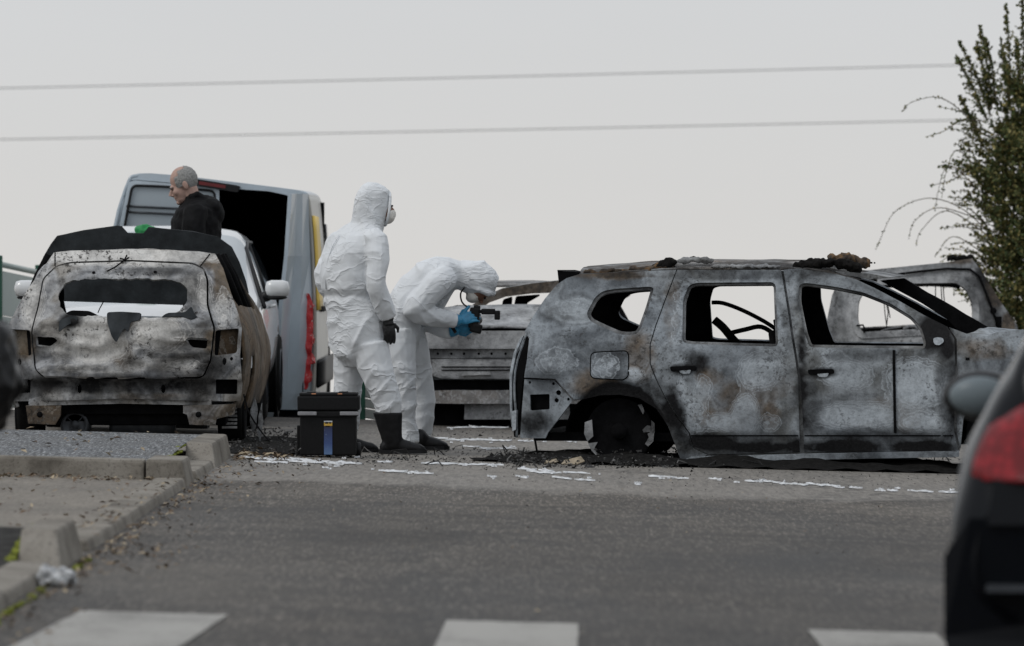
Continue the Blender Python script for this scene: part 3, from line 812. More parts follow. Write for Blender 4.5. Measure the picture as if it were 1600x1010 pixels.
sl = spots(S, swf, [(1130, 560, 120, 12, .3, 0), (1370, 555, 110, 14, .42, 0), (1120, 520, 40, 60, .2, 0), (1380, 690, 130, 22, .6, 0), (1180, 690, 90, 18, .55, 0), (1262, 640, 26, 60, .5, 0), (1232, 500, 14, 60, .35, 0), (860, 600, 50, 30, .3, 0), (1140, 430, 250, 10, .4, 0), (1480, 600, 20, 80, .5, 0), (1060, 560, 26, 60, .25, 0), (1320, 620, 60, 9, .4, 0), (1540, 560, 60, 60, .3, 0), (1110, 692, 40, 14, .9, 0), (1190, 699, 60, 10, .9, 0), (1320, 700, 70, 10, .95, 0), (1440, 700, 60, 9, .95, 0), (1458, 522, 26, 26, 1.0, 0), (1480, 545, 12, 20, .8, 0),
    (1253, 600, 8, 100, .75, 0), (1245, 700, 16, 18, .8, 0), (1048, 640, 14, 36, .75, 0), (1062, 660, 10, 30, .7, 0), (1090, 566, 20, 16, .62, 0), (1066, 577, 20, 9, .8, 0), (1282, 583, 24, 7, .8, 0), (1300, 470, 26, 30, .3, 0),
    (835, 660, 22, 20, .7, 0), (1020, 610, 26, 24, .55, 0), (1300, 424, 50, 6, .55, 0), (1120, 424, 90, 5, .45, 0), (990, 430, 60, 7, .5, 0), (1250, 440, 10, 60, .55, 0), (1490, 620, 10, 70, .7, 0), (1400, 470, 60, 8, .3, 0), (850, 495, 18, 12, .42, 0), (880, 530, 26, 16, .40, 0),
    (1188, 580, 32, 26, .62, 1), (1165, 650, 18, 30, .75, 1), (1130, 660, 40, 14, .55, 1), (1205, 660, 20, 16, .5, 1), (1320, 585, 40, 22, .55, 1), (1430, 600, 45, 40, .6, 1), (1340, 650, 70, 20, .62, 1), (1440, 660, 40, 16, .55, 1), (1065, 620, 8, 50, .55, 1), (1085, 650, 22, 30, .5, 1), (990, 585, 16, 10, .7, 1), (950, 570, 24, 18, .45, 1), (870, 560, 40, 22, .4, 1), (900, 480, 30, 14, .35, 1), (1060, 500, 16, 50, .3, 1), (1300, 555, 30, 12, .3, 1), (1100, 610, 16, 22, .35, 1),
    (1100, 650, 22, 16, .5, 2), (1205, 650, 18, 22, .55, 2), (1110, 590, 24, 18, .35, 2), (990, 582, 22, 12, .5, 2), (1420, 660, 30, 20, .35, 2), (1340, 660, 40, 10, .3, 2), (1150, 640, 60, 40, .35, 2), (930, 600, 40, 24, .45, 2), (1000, 560, 40, 40, .35, 2), (1400, 640, 70, 30, .3, 2), (1200, 600, 40, 30, .3, 2), (1540, 545, 40, 20, .4, 2), (1050, 480, 20, 60, .28, 2), (960, 430, 80, 8, .5, 2)])
archc = S.hit(966, 675, swf)
def arch_soot(u, v, c):
    r_ = math.hypot(u - archc[0], v - archc[1])
    if r_ < .40 and v > archc[1] - .05: c[0] = max(c[0], .95 * min(1, max(0, (.385 - r_) / .06)))
    if v < .12: c[0] = max(c[0], .5)
sattr = attr_of(sl, (.0, .0, .0), arch_soot)
qwin = rounded(SP([(916, 490), (930, 464), (942, 455), (957, 452), (1014, 448), (1022, 450), (1013, 482), (1002, 512), (996, 522), (984, 524), (968, 523), (945, 513), (922, 502)]), .05)
rwin = rounded(SP([(1066, 535), (1067, 470), (1076, 446), (1088, 442), (1207, 441), (1212, 446), (1216, 542), (1080, 538)]), .035)
fwin = rounded(SP([(1247, 470), (1248, 446), (1257, 442), (1304, 448), (1349, 457), (1391, 474), (1425, 495), (1440, 512), (1447, 536), (1445, 545), (1330, 544), (1265, 543), (1257, 520)]), .03)
arch = [(855, 677), (874, 655), (892, 637), (912, 625), (938, 619), (968, 618), (998, 623), (1025, 640), (1043, 666), (1056, 698), (1063, 719)]
seam = [(1058, 421), (1036, 478), (1025, 508), (1016, 538), (1016, 568), (1025, 591), (1040, 621), (1058, 651), (1077, 677), (1083, 700), (1107, 711)]
quarter = SP([(905, 428), (885, 434), (870, 444), (851, 466), (833, 493), (819, 518), (826, 530), (823, 560), (818, 591), (867, 593), (897, 625)] + arch[3:] + [(1078, 724)] + seam[::-1] + [(1006, 423), (961, 426)])
rdoor = SP(seam[:-1][::1] + [(1107, 711), (1251, 708), (1249, 643), (1248, 591), (1242, 553), (1238, 530), (1231, 482), (1221, 421)])
fdoor = SP([(1223, 421), (1248, 419), (1304, 427), (1338, 436), (1368, 450), (1406, 470), (1443, 491), (1481, 510), (1492, 530), (1494, 591), (1492, 674), (1498, 706), (1256, 708), (1253, 643), (1250, 591), (1244, 553), (1240, 530), (1233, 482)])
fender = SP([(1481, 510), (1511, 521), (1541, 525), (1556, 519), (1598, 514), (1680, 526), (1725, 548), (1742, 600), (1738, 690), (1650, 700), (1640, 660), (1612, 628), (1564, 612), (1520, 626), (1506, 655), (1501, 706), (1494, 674), (1496, 591), (1494, 530)])
sarts = [BLUE, SOOT]
panel('rear_quarter', inset(quarter, .003), [qwin], ssurf(), sarts, suv, .012, .038, sattr, True).data.flip_normals() if False else None
def spanel(name, outl, holes, off=0.0, step=.04, mats=None, th=.012, at=sattr):
    return panel(name, inset(outl, .004), holes, ssurf(off), mats or sarts, suv, th, step, at, False)
spanel('rear_quarter', quarter, [qwin])
spanel('rear_door', rdoor, [rwin])
spanel('front_door', fdoor, [fwin])
spanel('front_fender', fender, [])
# inner frame just behind, it closes the seams and makes the window lips
whole = SP([(905, 430), (872, 446), (853, 468), (835, 495), (822, 520), (830, 534), (827, 560), (824, 590), (868, 597), (895, 628)] + arch[3:] + [(1078, 722), (1500, 706), (1506, 655), (1520, 626), (1564, 612), (1612, 628), (1640, 660), (1650, 698), (1732, 688), (1736, 600), (1720, 550), (1680, 530), (1598, 518), (1541, 529), (1481, 514), (1443, 495), (1406, 474), (1368, 454), (1338, 440), (1304, 431), (1248, 423), (1058, 423), (1006, 425), (961, 428)])
spanel('inner_frame', whole, [inset(qwin, .022), inset(rwin, .018), inset(fwin, .018)], .028, .06, [SILVER, SOOT], .02, attr_of([], (.35, 0, 0)))
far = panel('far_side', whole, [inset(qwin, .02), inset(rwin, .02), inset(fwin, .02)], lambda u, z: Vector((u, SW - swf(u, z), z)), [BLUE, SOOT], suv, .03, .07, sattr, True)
# bumper bracket plate with its opening and bolt holes
pl = SP([(818, 592), (866, 594), (896, 626), (876, 652), (856, 677), (852, 686), (811, 686), (814, 640)])
ph = [rounded(SP([(827, 617), (858, 616), (858, 640), (828, 642)]), .01)] + [[(a + .010 * k_ * math.cos(q * .785), b + .010 * k_ * math.sin(q * .785)) for q in range(8)] for (a, b), k_ in ((S.hit(872, 614, swf), 1.9), (S.hit(869, 626, swf), 1.7), (S.hit(827, 598, swf), 1.0), (S.hit(864, 600, swf), 1.1), (S.hit(888, 624, swf), 1.1))]
spanel('bumper_bracket', pl, ph, .022, .03)
spanel('bracket_back', inset(pl, .01), [], .07, .08, [SOOT, SOOT])
# fuel flap
fl = rounded(SP([(923, 551), (982, 548), (983, 588), (975, 594), (923, 591)]), .04)
spanel('fuel_flap_gap', inset(fl, -.008), [], -.0015, .05, [SOOT, SOOT], .002)
spanel('fuel_flap', fl, [], -.005, .035, None, .008, attr_of([(a, b, c, d, .5, 1) for a, b, c, d in [(S.hit(950, 570, swf)[0], S.hit(950, 570, swf)[1], .12, .1)]]))
# sill
spanel('sill', SP([(1064, 721), (1080, 713), (1300, 708), (1500, 704), (1500, 715), (1300, 719), (1078, 727)]), [], -.012, .05, [BLUE, SOOT], .06, attr_of([(S.hit(1190, 718, swf)[0], .05, .3, .05, .7, 1)], (.3, .15, .1)))
# door details
def strip(name, p0, p1, wd, off, mat, th=.008):
    a = Vector(S.hit(*p0, swf)); b = Vector(S.hit(*p1, swf)); n_ = Vector((-(b - a).y, (b - a).x)).normalized() * wd / 2
    panel(name, [tuple(a - n_), tuple(b - n_), tuple(b + n_), tuple(a + n_)], [], ssurf(off), [mat, mat], suv, th, .06)
strip('window_channel', (1397, 547), (1399, 677), .019, -.010, SOOT)
strip('door_crease', (1080, 681), (1247, 681), .008, -.0035, SOOT, .002)
strip('door_crease', (1257, 681), (1490, 681), .008, -.0035, SOOT, .002)
for hx, hy in ((1068, 577), (1283, 582)):
    hp = rounded(SP([(hx - 22, hy - 5), (hx + 21, hy - 6), (hx + 22, hy + 3), (hx - 20, hy + 5)]), .02)
    spanel('door_handle', hp, [], -.004, .04, [SOOT, SOOT], .003, None)
    hq = rounded(SP([(hx - 8, hy + 2), (hx + 14, hy), (hx + 10, hy + 9), (hx - 4, hy + 8)]), .02)
    spanel('handle_plate', hq, [], -.007, .03, None, .003, attr_of([], (0, .6, 0)))
mm = rounded(SP([(1457, 528), (1466, 526), (1475, 528), (1476, 535), (1468, 541), (1459, 539)]), .02)
spanel('mirror_mount', mm, [], -.012, .03, None, .01, attr_of([], (0, .8, 0)))
hs_ = rounded(SP([(1508, 558), (1516, 558), (1516, 564), (1508, 564)]), .004)
spanel('fender_slot', hs_, [], -.003, .04, [SOOT, SOOT], .002, None)
# tailgate: rear skin across the car
prof = SP([(908, 427), (880, 437), (858, 456), (838, 484), (818, 516), (806, 545), (797, 580), (796, 620), (799, 652), (800, 684)])
rows = []
for t_ in (0, .06, .15, .3, .5, .7, .85, .94, 1):
    bulge = -.09 * (1 - (2 * t_ - 1) ** 2); wz = .12 + (SW - .24) * t_
    rows.append([Vector((u + .03 + bulge * (1 if z < .9 else .6), max(wz, swf(.45, z) + .1) if t_ < .5 else min(wz, SW - swf(.45, z) - .1), z)) for u, z in prof])
shell(rows, lambda i, j: 'tailgate' if not (1 <= i <= 6 and 1 <= j <= 3) else None, {'tailgate': sarts}, suv, 2, 2, .015, lambda v: (.2, .2, .1))
# edge of the tailgate and the empty lamp slot
spanel('lamp_slot', SP([(822, 524), (827, 531), (823, 560), (817, 592), (812, 640), (808, 684), (801, 684), (799, 640), (799, 590), (806, 552)]), [], .035, .04, [SOOT, SOOT], .01, None)
spanel('tailgate_edge', SP([(812, 528), (819, 523), (807, 551), (800, 590), (800, 640), (803, 668), (798, 668), (795, 630), (795, 585), (801, 552)]), [], .012, .03, None, .012, attr_of([], (0.1, .5, 0)))
spanel('lower_bracket', SP([(799, 642), (808, 640), (807, 672), (800, 676)]), [], -.01, .03, None, .02, attr_of([], (0.0, .8, 0)))
mb = MB(); mb.tube([S_ for S_ in [Vector((*[S.hit(834, 684, swf)[0]], .1, .20)), Vector((S.hit(837, 704, swf)[0], .12, .105)), Vector((S.hit(836, 722, swf)[0], .12, .02))]], .008, 6)
mb.build('hanging_strut', SOOT, suv)
# spoiler stub
a = S.hit(905, 428, swf); b = S.hit(870, 422, swf); c_ = S.hit(871, 443, swf)
mb = MB(); mb.prism([(a[0], a[1] + .012), (b[0] + .05, b[1] - .01), (b[0], b[1]), (c_[0], c_[1]), (a[0] + .01, a[1] - .01)], lambda u, z: Vector((u, .26, z)), lambda u, z: Vector((u - .05, SW - .26, z)))
mb.build('spoiler', SOOT, suv)
# roof
rl = SP([(905, 428), (930, 427), (961, 425), (1006, 421), (1058, 419), (1140, 418), (1221, 418), (1262, 419), (1304, 426), (1345, 437)])
rows = []
for u, z in rl:
    w0 = swf(u, z) + .004
    rows.append([Vector((u - .02 * math.sin(math.pi * t_), w0 + (SW - 2 * w0) * t_, z - .004 + .062 * (1 - (2 * t_ - 1) ** 2) ** .8)) for t_ in (0, .08, .2, .35, .5, .65, .8, .92, 1)])
shell(rows, lambda i, j: 'roof', {'roof': [SILVER, SOOT]}, suv, 2, 3, .014, lambda v: (.42 if nz(v, 4) > -.1 else .2, .2, .45), amp=.008)
def lump(name, pts, r, mat, seed, sq=.7, vox=.012):
    mb_ = MB()
    for k, p in enumerate(pts): mb_.ball(p, (r * rnd(.7, 1.2), r * rnd(.6, 1), r * sq * rnd(.6, 1.2)), 10, 7)
    me = remesh(mb_, vox, lambda p, n: n * (.35 * r * nz(p, 22, seed) + .25 * r * nz(p, 48, seed + 4)), 1)
    return mesh_ob(name, me, mat, suv)
def onroof(px, py, w_): u, z = S.hit(px, py, lambda *_: w_); return Vector((u, w_, z))
lump('melted_roof_rail', [onroof(918 + 12 * k, 427 - 1.05 * k + (1.5 if k % 3 else -1.5), .27) for k in range(12)], .038, CHARB, 1)
lump('melted_roof_rail', [onroof(1030 + 5 * k, 416 - 1.6 * k, .27) for k in range(5)], .042, CHAR, 2)
lump('charred_bracket', [onroof(1062 + 6 * k, 408 - (4 - abs(k - 4)) * .6, .30) for k in range(9)], .034, SILVER, 3)
lump('charred_bracket', [onroof(1075 + 5 * k, 405, .62) for k in range(5)], .03, CHAR, 4)
lump('charred_roof_debris', [onroof(1252 + 7 * k, 416 - 5 * math.sin(k / 12 * 3.1) - (0 if k < 9 else -(k - 9) * .8), .28) for k in range(13)], .052, CHAR, 5)
lump('charred_roof_debris', [onroof(1302 + 6 * k, 405 + (0 if k < 5 else (k - 4) * 1.6), .45) for k in range(9)], .058, CHARB, 6)
lump('charred_roof_debris', [onroof(1352 + 5 * k, 411, .6) for k in range(4)], .014, CHAR, 7, .5, .008)
lump('melted_roof_seal', [onroof(1115 + 10 * k, 416.5 + .6 * math.sin(k * 2.1), .24) for k in range(11)], .030, SILVER, 8, .5, .008)
# windscreen header lip and scuttle
h0 = S.hit(1338, 436, swf); h1 = S.hit(1511, 521, swf)
mb = MB(); mb.prism([(h0[0] - .16, h0[1] + .055), (h0[0] + .10, h0[1] + .035), (h0[0] + .22, h0[1] + .01), (h0[0] + .1, h0[1] - .005), (h0[0] - .1, h0[1] + .03)], lambda u, z: Vector((u, .24, z)), lambda u, z: Vector((u + .03, SW - .24, z + .012)))
mb.build('windscreen_header', SILVER, suv)
# far windscreen pillar: black, still carrying the charred screen edge
pts = [S.hit(x, y_, lambda *_: SW - .30) for x, y_ in ((1375, 439), (1412, 435), (1440, 452), (1490, 480), (1560, 521), (1545, 527), (1500, 520), (1482, 501), (1440, 474))]
panel('windscreen_pillar', pts, [], lambda u, z: Vector((u, SW - .30 + .01 * nz((u, z, 0), 8), z)), [SOOT, SOOT], suv, .05, .06)
rows = []
for k in range(6):
    u = h1[0] - .02 + .19 * k; z = .925 - .004 * k - .022 * k * k * .35; w0 = .09 + .02 * k
    rows.append([Vector((u + .10 * math.sin(math.pi * t_), w0 + (SW - 2 * w0) * t_, z + .045 * math.sin(math.pi * t_))) for t_ in (0, .15, .3, .5, .7, .85, 1)])
shell(rows, lambda i, j: 'bonnet', {'bonnet': [BLUE, SOOT]}, suv, 3, 3, .012, lambda v: (.1, .3, .15), amp=.01)
# nose, floor, bulkheads, interior
mb = MB()
mb.prism([(4.06, .20), (4.22, .25), (4.24, .62), (4.16, .80), (4.0, .84), (4.0, .2)], lambda u, z: Vector((u - .14, .16, z)), lambda u, z: Vector((u - .14, SW - .16, z)))
mb.build('front_panel', BLUE, suv, None, lambda v: (.3, .3, .2))
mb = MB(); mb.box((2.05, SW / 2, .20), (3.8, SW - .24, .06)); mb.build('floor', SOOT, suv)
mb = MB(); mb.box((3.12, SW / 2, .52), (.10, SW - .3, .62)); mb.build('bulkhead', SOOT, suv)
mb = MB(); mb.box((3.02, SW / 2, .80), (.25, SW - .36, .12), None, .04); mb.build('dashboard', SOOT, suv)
def seat(u, w_):
    m_ = MB(); m_.box((u + .15, w_, .36), (.5, .46, .12), None, .03)
    m_.tube([(u - .05, w_ - .2, .42), (u - .22, w_ - .19, .85), (u - .24, w_ - .1, .93), (u - .24, w_ + .1, .93), (u - .22, w_ + .19, .85), (u - .05, w_ + .2, .42)], .022, 8)
    m_.tube([(u - .2, w_ - .06, .9), (u - .22, w_ - .06, 1.02), (u - .22, w_ + .06, 1.02), (u - .2, w_ + .06, .9)], .012, 6)
    return m_
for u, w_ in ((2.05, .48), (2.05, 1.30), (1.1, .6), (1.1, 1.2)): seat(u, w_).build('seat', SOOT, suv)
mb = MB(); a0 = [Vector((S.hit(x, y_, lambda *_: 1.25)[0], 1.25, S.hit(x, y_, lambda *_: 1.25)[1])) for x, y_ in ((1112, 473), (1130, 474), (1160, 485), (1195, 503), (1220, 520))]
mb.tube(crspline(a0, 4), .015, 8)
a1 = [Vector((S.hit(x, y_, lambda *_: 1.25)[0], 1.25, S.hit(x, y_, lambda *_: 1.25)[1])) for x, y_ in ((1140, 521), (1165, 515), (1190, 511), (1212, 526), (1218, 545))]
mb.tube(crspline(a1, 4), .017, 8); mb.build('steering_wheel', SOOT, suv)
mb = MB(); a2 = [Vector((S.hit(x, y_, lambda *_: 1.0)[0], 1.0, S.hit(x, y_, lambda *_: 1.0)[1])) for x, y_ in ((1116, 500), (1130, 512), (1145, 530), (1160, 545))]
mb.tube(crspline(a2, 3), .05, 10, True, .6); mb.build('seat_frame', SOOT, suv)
# wheel housings
for cu in (archc[0], S.hit(1561, 675, swf)[0]):
    for ww, nm in ((.06, 1), (SW - .06, -1)):
        m_ = MB(); n_ = 14; vs = []; fs = []
        for k in range(n_ + 1):
            a = math.pi * (k / n_) ; q = Vector((cu + .385 * math.cos(a), 0, .22 + .345 * math.sin(a)))
            vs += [Vector((q.x, ww, q.z)), Vector((q.x, ww + nm * .36, q.z))]
        for k in range(n_): fs.append((2 * k, 2 * k + 1, 2 * k + 3, 2 * k + 2))
        vs += [Vector((cu, ww + nm * .36, .1))]; ci = len(vs) - 1
        for k in range(n_): fs.append((2 * k + 1, 2 * k + 3, ci))
        m_.add(vs, fs); m_.build('wheel_housing', SOOT, suv)
# bare wheels
def burnt_wheel(cu, ww, sgn, r=.235):
    wheel = MB(); c0 = Vector((cu, ww, r + .005))
    wheel.lathe([(r * .2, .0), (r * .85, .02), (r, .0), (r, .02), (r * .86, .05), (r * .84, .16), (r, .19), (r * .9, .2), (.05, .2)], c0, (0, sgn, 0), 28)
    wheel.lathe([(0.0, -.03), (.05, -.03), (.06, .0)], c0, (0, sgn, 0), 12)
    o_ = wheel.build('wheel', SOOT, suv)
    return o_
wr = burnt_wheel(archc[0], .07, 1); burnt_wheel(S.hit(1561, 675, swf)[0], .07, 1); burnt_wheel(archc[0], SW - .07, -1); burnt_wheel(S.hit(1561, 675, swf)[0], SW - .07, -1)
# pale flakes of melted alloy still on the rear rim
for poly in ([(914, 660), (925, 656), (927, 682), (918, 690), (913, 678)], [(919, 693), (934, 691), (929, 700), (935, 715), (925, 705)], [(1004, 672), (1011, 665), (1017, 666), (1017, 675), (1006, 676)], [(1012, 678), (1023, 672), (1021, 690), (1013, 698), (1008, 694), (1014, 684)], [(1018, 657), (1023, 662), (1023, 676), (1018, 678)], [(997, 633), (1003, 632), (1007, 642), (1005, 648)]):
    pp = [S.hit(x, y_, lambda *_: .06) for x, y_ in poly]
    m_ = MB(); m_.prism(pp, lambda u, z: Vector((u, .052, z)), lambda u, z: Vector((u, .064, z)))
    m_.build('alloy_flake', SILVER, wr, None, lambda v: (.15, .55, .1))

# ---------------------------------------------------------------- pale burnt hatchback (rear view, left)
hat = empty('burnt_car', (W(194, 0, 41.0).x, 41.0, gz(-2.8, 41)))
tag(hat, 'burnt-out pale ash-grey hatchback seen from behind, its bonnet standing open', 'car')
H = Frame(hat)
def hdf(x, z):
    d = .16 * (abs(x) / .9) ** 3
    if z > .80: d += (z - .80) * .46 + .28 * max(0, z - 1.22)
    if z < .45: d += .05
    return d
def hsurf(off=0.0, crump=0.0):
    def f(x, z):
        p = (x, z, 0)
        d = .007 * nz(p, 4, 2) + .004 * nz(p, 11, 5)
        if crump: d += crump * (abs(nz((x * 1.0, z * 2.2, 1), 4.2, 7)) - .2) * (1 if z < .78 else .25)
        lip = -.035 * math.exp(-((z - .88) / .035) ** 2) * (1 if abs(x) < .62 else .4)
        return Vector((x, hdf(x, z) + off + d + lip, z))
    return f
HP = lambda pts: H.poly(pts, hdf)
hl = spots(H, hdf, [(190, 600, 190, 16, .7, 0), (130, 440, 60, 10, .4, 0), (60, 470, 16, 40, .3, 0), (215, 470, 130, 34, .28, 0), (240, 560, 60, 22, .35, 0), (90, 560, 30, 16, .35, 0), (340, 590, 40, 40, .45, 0), (20, 590, 30, 40, .55, 0), (200, 640, 190, 20, .6, 0), (40, 600, 40, 30, .6, 0), (190, 605, 150, 14, .62, 0), (60, 530, 20, 16, .55, 0), (352, 530, 16, 18, .35, 0), (110, 420, 50, 8, .25, 0), (210, 425, 110, 7, .45, 0), (110, 500, 18, 12, .9, 0), (190, 505, 16, 22, .5, 0), (300, 475, 14, 26, .45, 0), (320, 640, 40, 20, .5, 0), (70, 640, 40, 20, .6, 0),
    (150, 530, 50, 36, .75, 1), (245, 520, 50, 26, .65, 1), (200, 402, 130, 12, .85, 1), (50, 470, 22, 40, .5, 1), (150, 575, 80, 10, .35, 1), (250, 570, 60, 10, .5, 1), (320, 455, 14, 30, .45, 1), (350, 480, 16, 30, .45, 1), (110, 545, 30, 16, .5, 1),
    (210, 508, 90, 9, .5, 2), (250, 530, 60, 16, .42, 2), (190, 550, 16, 26, .5, 2), (352, 440, 20, 40, .55, 2), (345, 535, 26, 18, .6, 2), (330, 410, 24, 12, .55, 2), (40, 540, 22, 22, .5, 2), (60, 650, 24, 18, .7, 2), (230, 620, 60, 8, .4, 2), (120, 460, 20, 10, .3, 2)])
hattr = attr_of(hl)
hm = [ASH, SOOT]
def hpanel(name, outl, holes, off=0.0, step=.04, mats=None, th=.012, at=hattr, crump=0.0):
    return panel(name, inset(outl, .004), holes, hsurf(off, crump), mats or hm, hat, th, step, at, False)
gate = rounded(HP([(68, 436), (88, 417), (109, 411), (205, 408), (301, 412), (318, 420), (324, 437), (324, 477), (335, 513), (329, 563), (319, 586), (312, 590), (190, 591), (66, 588), (55, 576), (50, 518), (60, 480)]), .03)
hwin0 = rounded(HP([(91, 466), (94, 452), (106, 441), (120, 437), (200, 435), (272, 438), (290, 446), (295, 458), (293, 473), (274, 490), (258, 496), (110, 494), (96, 482)]), .04)
hwin = [(x + .016 * nz((x, z, 0), 16) + .006 * nz((x, z, 4), 45), z + .014 * nz((x, z, 8), 16) + .006 * nz((x, z, 9), 45)) for x, z in dense(hwin0, .02)]
lpocket = [rounded(HP(p), .015) for p in ([(57, 526), (84, 527), (91, 533), (78, 542), (58, 541)], [(289, 531), (296, 527), (325, 529), (323, 545), (301, 543)])]
lamp = [rounded(HP(p), .02) for p in ([(12, 514), (47, 516), (49, 556), (9, 553)], [(337, 516), (374, 513), (371, 552), (335, 556)])]
sq = [rounded(HP([(337, 593), (371, 593), (371, 616), (337, 616)]), .01), rounded(HP([(16, 593), (47, 593), (47, 614), (18, 616)]), .01)]
def disc(px, py, r, el=1.0): a, b = H.hit(px, py, hdf); return [(a + r * math.cos(q * .628), b + r * el * math.sin(q * .628)) for q in range(10)]
holes = [disc(351, 565, .016, 1.7), disc(362, 561, .013), disc(30, 566, .016, 1.7), disc(20, 563, .012), disc(124, 608, .016, 2.0), disc(255, 608, .016, 2.0)]
frame = HP([(84, 394), (110, 391), (210, 389), (310, 392), (337, 396), (350, 420), (362, 458), (374, 492), (379, 513), (376, 556), (380, 600), (377, 628), (330, 628), (190, 624), (60, 628), (8, 628), (6, 590), (5, 545), (10, 513), (24, 485), (40, 455), (62, 425)])
hpanel('rear_frame', frame, [inset(gate, -.008)] + lamp + sq + [h_ for h_ in holes], 0, .035)
tg = hpanel('tailgate', gate, [hwin] + lpocket, -.028, .026, None, .02, hattr, .10)
hpanel('tailgate_gap', inset(gate, -.05), [inset(hwin, -.012)], .06, .08, [SOOT, SOOT], .01, None)
for k, q in enumerate(lamp): hpanel('lamp_recess', inset(q, -.02), [], .07, .05, [BROWN, SOOT], .01, attr_of([], (.25, .2, .4)))
for q in sq + lpocket: hpanel('recess', inset(q, -.02), [], .06, .05, [SOOT, SOOT], .01, None)
for k, (px, py) in enumerate(((147, 426), (243, 425))):
    q = disc(px, py, .017, .8); hpanel('hinge_hole', q, [], -.034, .05, [SOOT, SOOT], .004, None)
# bare seams between roof and side frames
for a, b in (((86, 395), (86, 416)), ((328, 397), (313, 416))):
    m_ = MB(); q = [hsurf(-.003)(*H.hit(a[0] + (b[0] - a[0]) * k / 4, a[1] + (b[1] - a[1]) * k / 4, hdf)) for k in range(5)]
    m_.tube(q, .004, 5); m_.build('roof_seam', SOOT, hat)
# wiper stub and twig-like wire on the roof edge, wires in the window
m_ = MB()
for pts in (((168, 424), (180, 418), (195, 407), (202, 403)), ((195, 407), (199, 399)), ((196, 406), (188, 404))):
    m_.tube([hsurf(-.05)(*H.hit(x, y_, hdf)) for x, y_ in pts], .006, 5)
m_.build('bent_wire', SOOT, hat)
m_ = MB(); m_.tube([Vector((*[H.hit(162, 471, lambda *_: .4)[0]], .4, H.hit(162, 471, lambda *_: .4)[1])), Vector((H.hit(156, 482, lambda *_: .4)[0], .4, H.hit(156, 482, lambda *_: .4)[1])), Vector((H.hit(153, 489, lambda *_: .4)[0], .4, H.hit(153, 489, lambda *_: .4)[1]))], .004, 5); m_.build('hanging_wire', SOOT, hat)
# charred trim sagging over the window sill
def rag(name, pts, off, mat, amp=.03):
    pg = HP(pts)
    return panel(name, rounded(pg, .02), [], lambda x, z: Vector((x, hdf(x, z) + off + amp * nz((x, z * .4, 2), 16), z)), [mat, mat], hat, .008, .02)
rag('melted_trim', [(168, 488), (190, 487), (222, 489), (219, 500), (205, 503), (201, 520), (196, 512), (190, 520), (183, 536), (176, 526), (169, 505)], -.075, HOODB)
rag('melted_trim', [(94, 500), (118, 492), (123, 500), (106, 508), (92, 520)], -.06, HOODB)
rag('melted_trim', [(102, 490), (112, 485), (140, 486), (160, 496), (120, 496)], -.03, SOOT, .02)
rag('melted_trim', [(252, 496), (262, 489), (290, 488), (300, 478), (304, 490), (312, 498), (300, 499), (280, 494)], -.055, HOODB)
# lower body: beam, brackets, dark underside
def slab(name, px, y0, y1, mat, at=None):
    q = [(H.hit(x, y_, lambda *_: y0)) for x, y_ in px]
    m_ = MB(); m_.prism(q, lambda x, z: Vector((x, y0 + .006 * nz((x, z, 0), 12), z)), lambda x, z: Vector((x, y1, z))); return m_.build(name, mat, hat, None, at)
slab('bumper_beam', [(45, 624), (60, 620), (190, 618), (300, 620), (330, 624), (330, 634), (290, 633), (190, 631), (60, 634), (44, 636)], .10, .20, ASH, lambda v: (.25, .25, .3))
slab('bumper_bracket', [(40, 634), (95, 634), (94, 650), (86, 664), (44, 662)], .08, .16, BROWN, lambda v: (.35, .35, .5))
slab('bumper_bracket', [(286, 634), (368, 632), (366, 648), (338, 655), (336, 665), (296, 664), (292, 648), (286, 646)], .08, .16, ASH, lambda v: (.3, .25, .5))
for px in (62, 310):
    m_ = MB(); q = H.hit(px, 648, lambda *_: .08); m_.lathe([(.0, -.006), (.022, -.006), (.022, .0)], (q[0], .08, q[1]), (0, 1, 0), 10); m_.build('bolt_hole', SOOT, hat)
m_ = MB(); m_.box((0, 1.9, .24), (1.5, 3.4, .07)); m_.build('floor', SOOT, hat)
m_ = MB(); m_.box((0, .5, .20), (1.45, .5, .16), None, .03); m_.build('underbody', SOOT, hat)
q = H.hit(117, 664, lambda *_: .25); m_ = MB(); m_.lathe([(0, -.01), (.02, -.01), (.03, 0), (.075, 0), (.08, -.008), (.095, -.006), (.108, .01), (.108, .2)], (q[0], .25, q[1]), (0, 1, 0), 28)
for k in range(4):
    a = .785 + k * 1.5708; m_.tube([(q[0] + .03 * math.cos(a), .243, q[1] + .03 * math.sin(a)), (q[0] + .08 * math.cos(a), .243, q[1] + .08 * math.sin(a))], .005, 5)
m_.build('silencer_drum', MUFF, hat)
q = H.hit(222, 664, lambda *_: .35); m_ = MB(); m_.tube([(q[0] - .24, .4, q[1]), (q[0] - .2, .4, q[1]), (q[0] + .2, .4, q[1]), (q[0] + .24, .4, q[1])], [.06, .085, .085, .06], 14); m_.build('silencer', MUFF, hat)
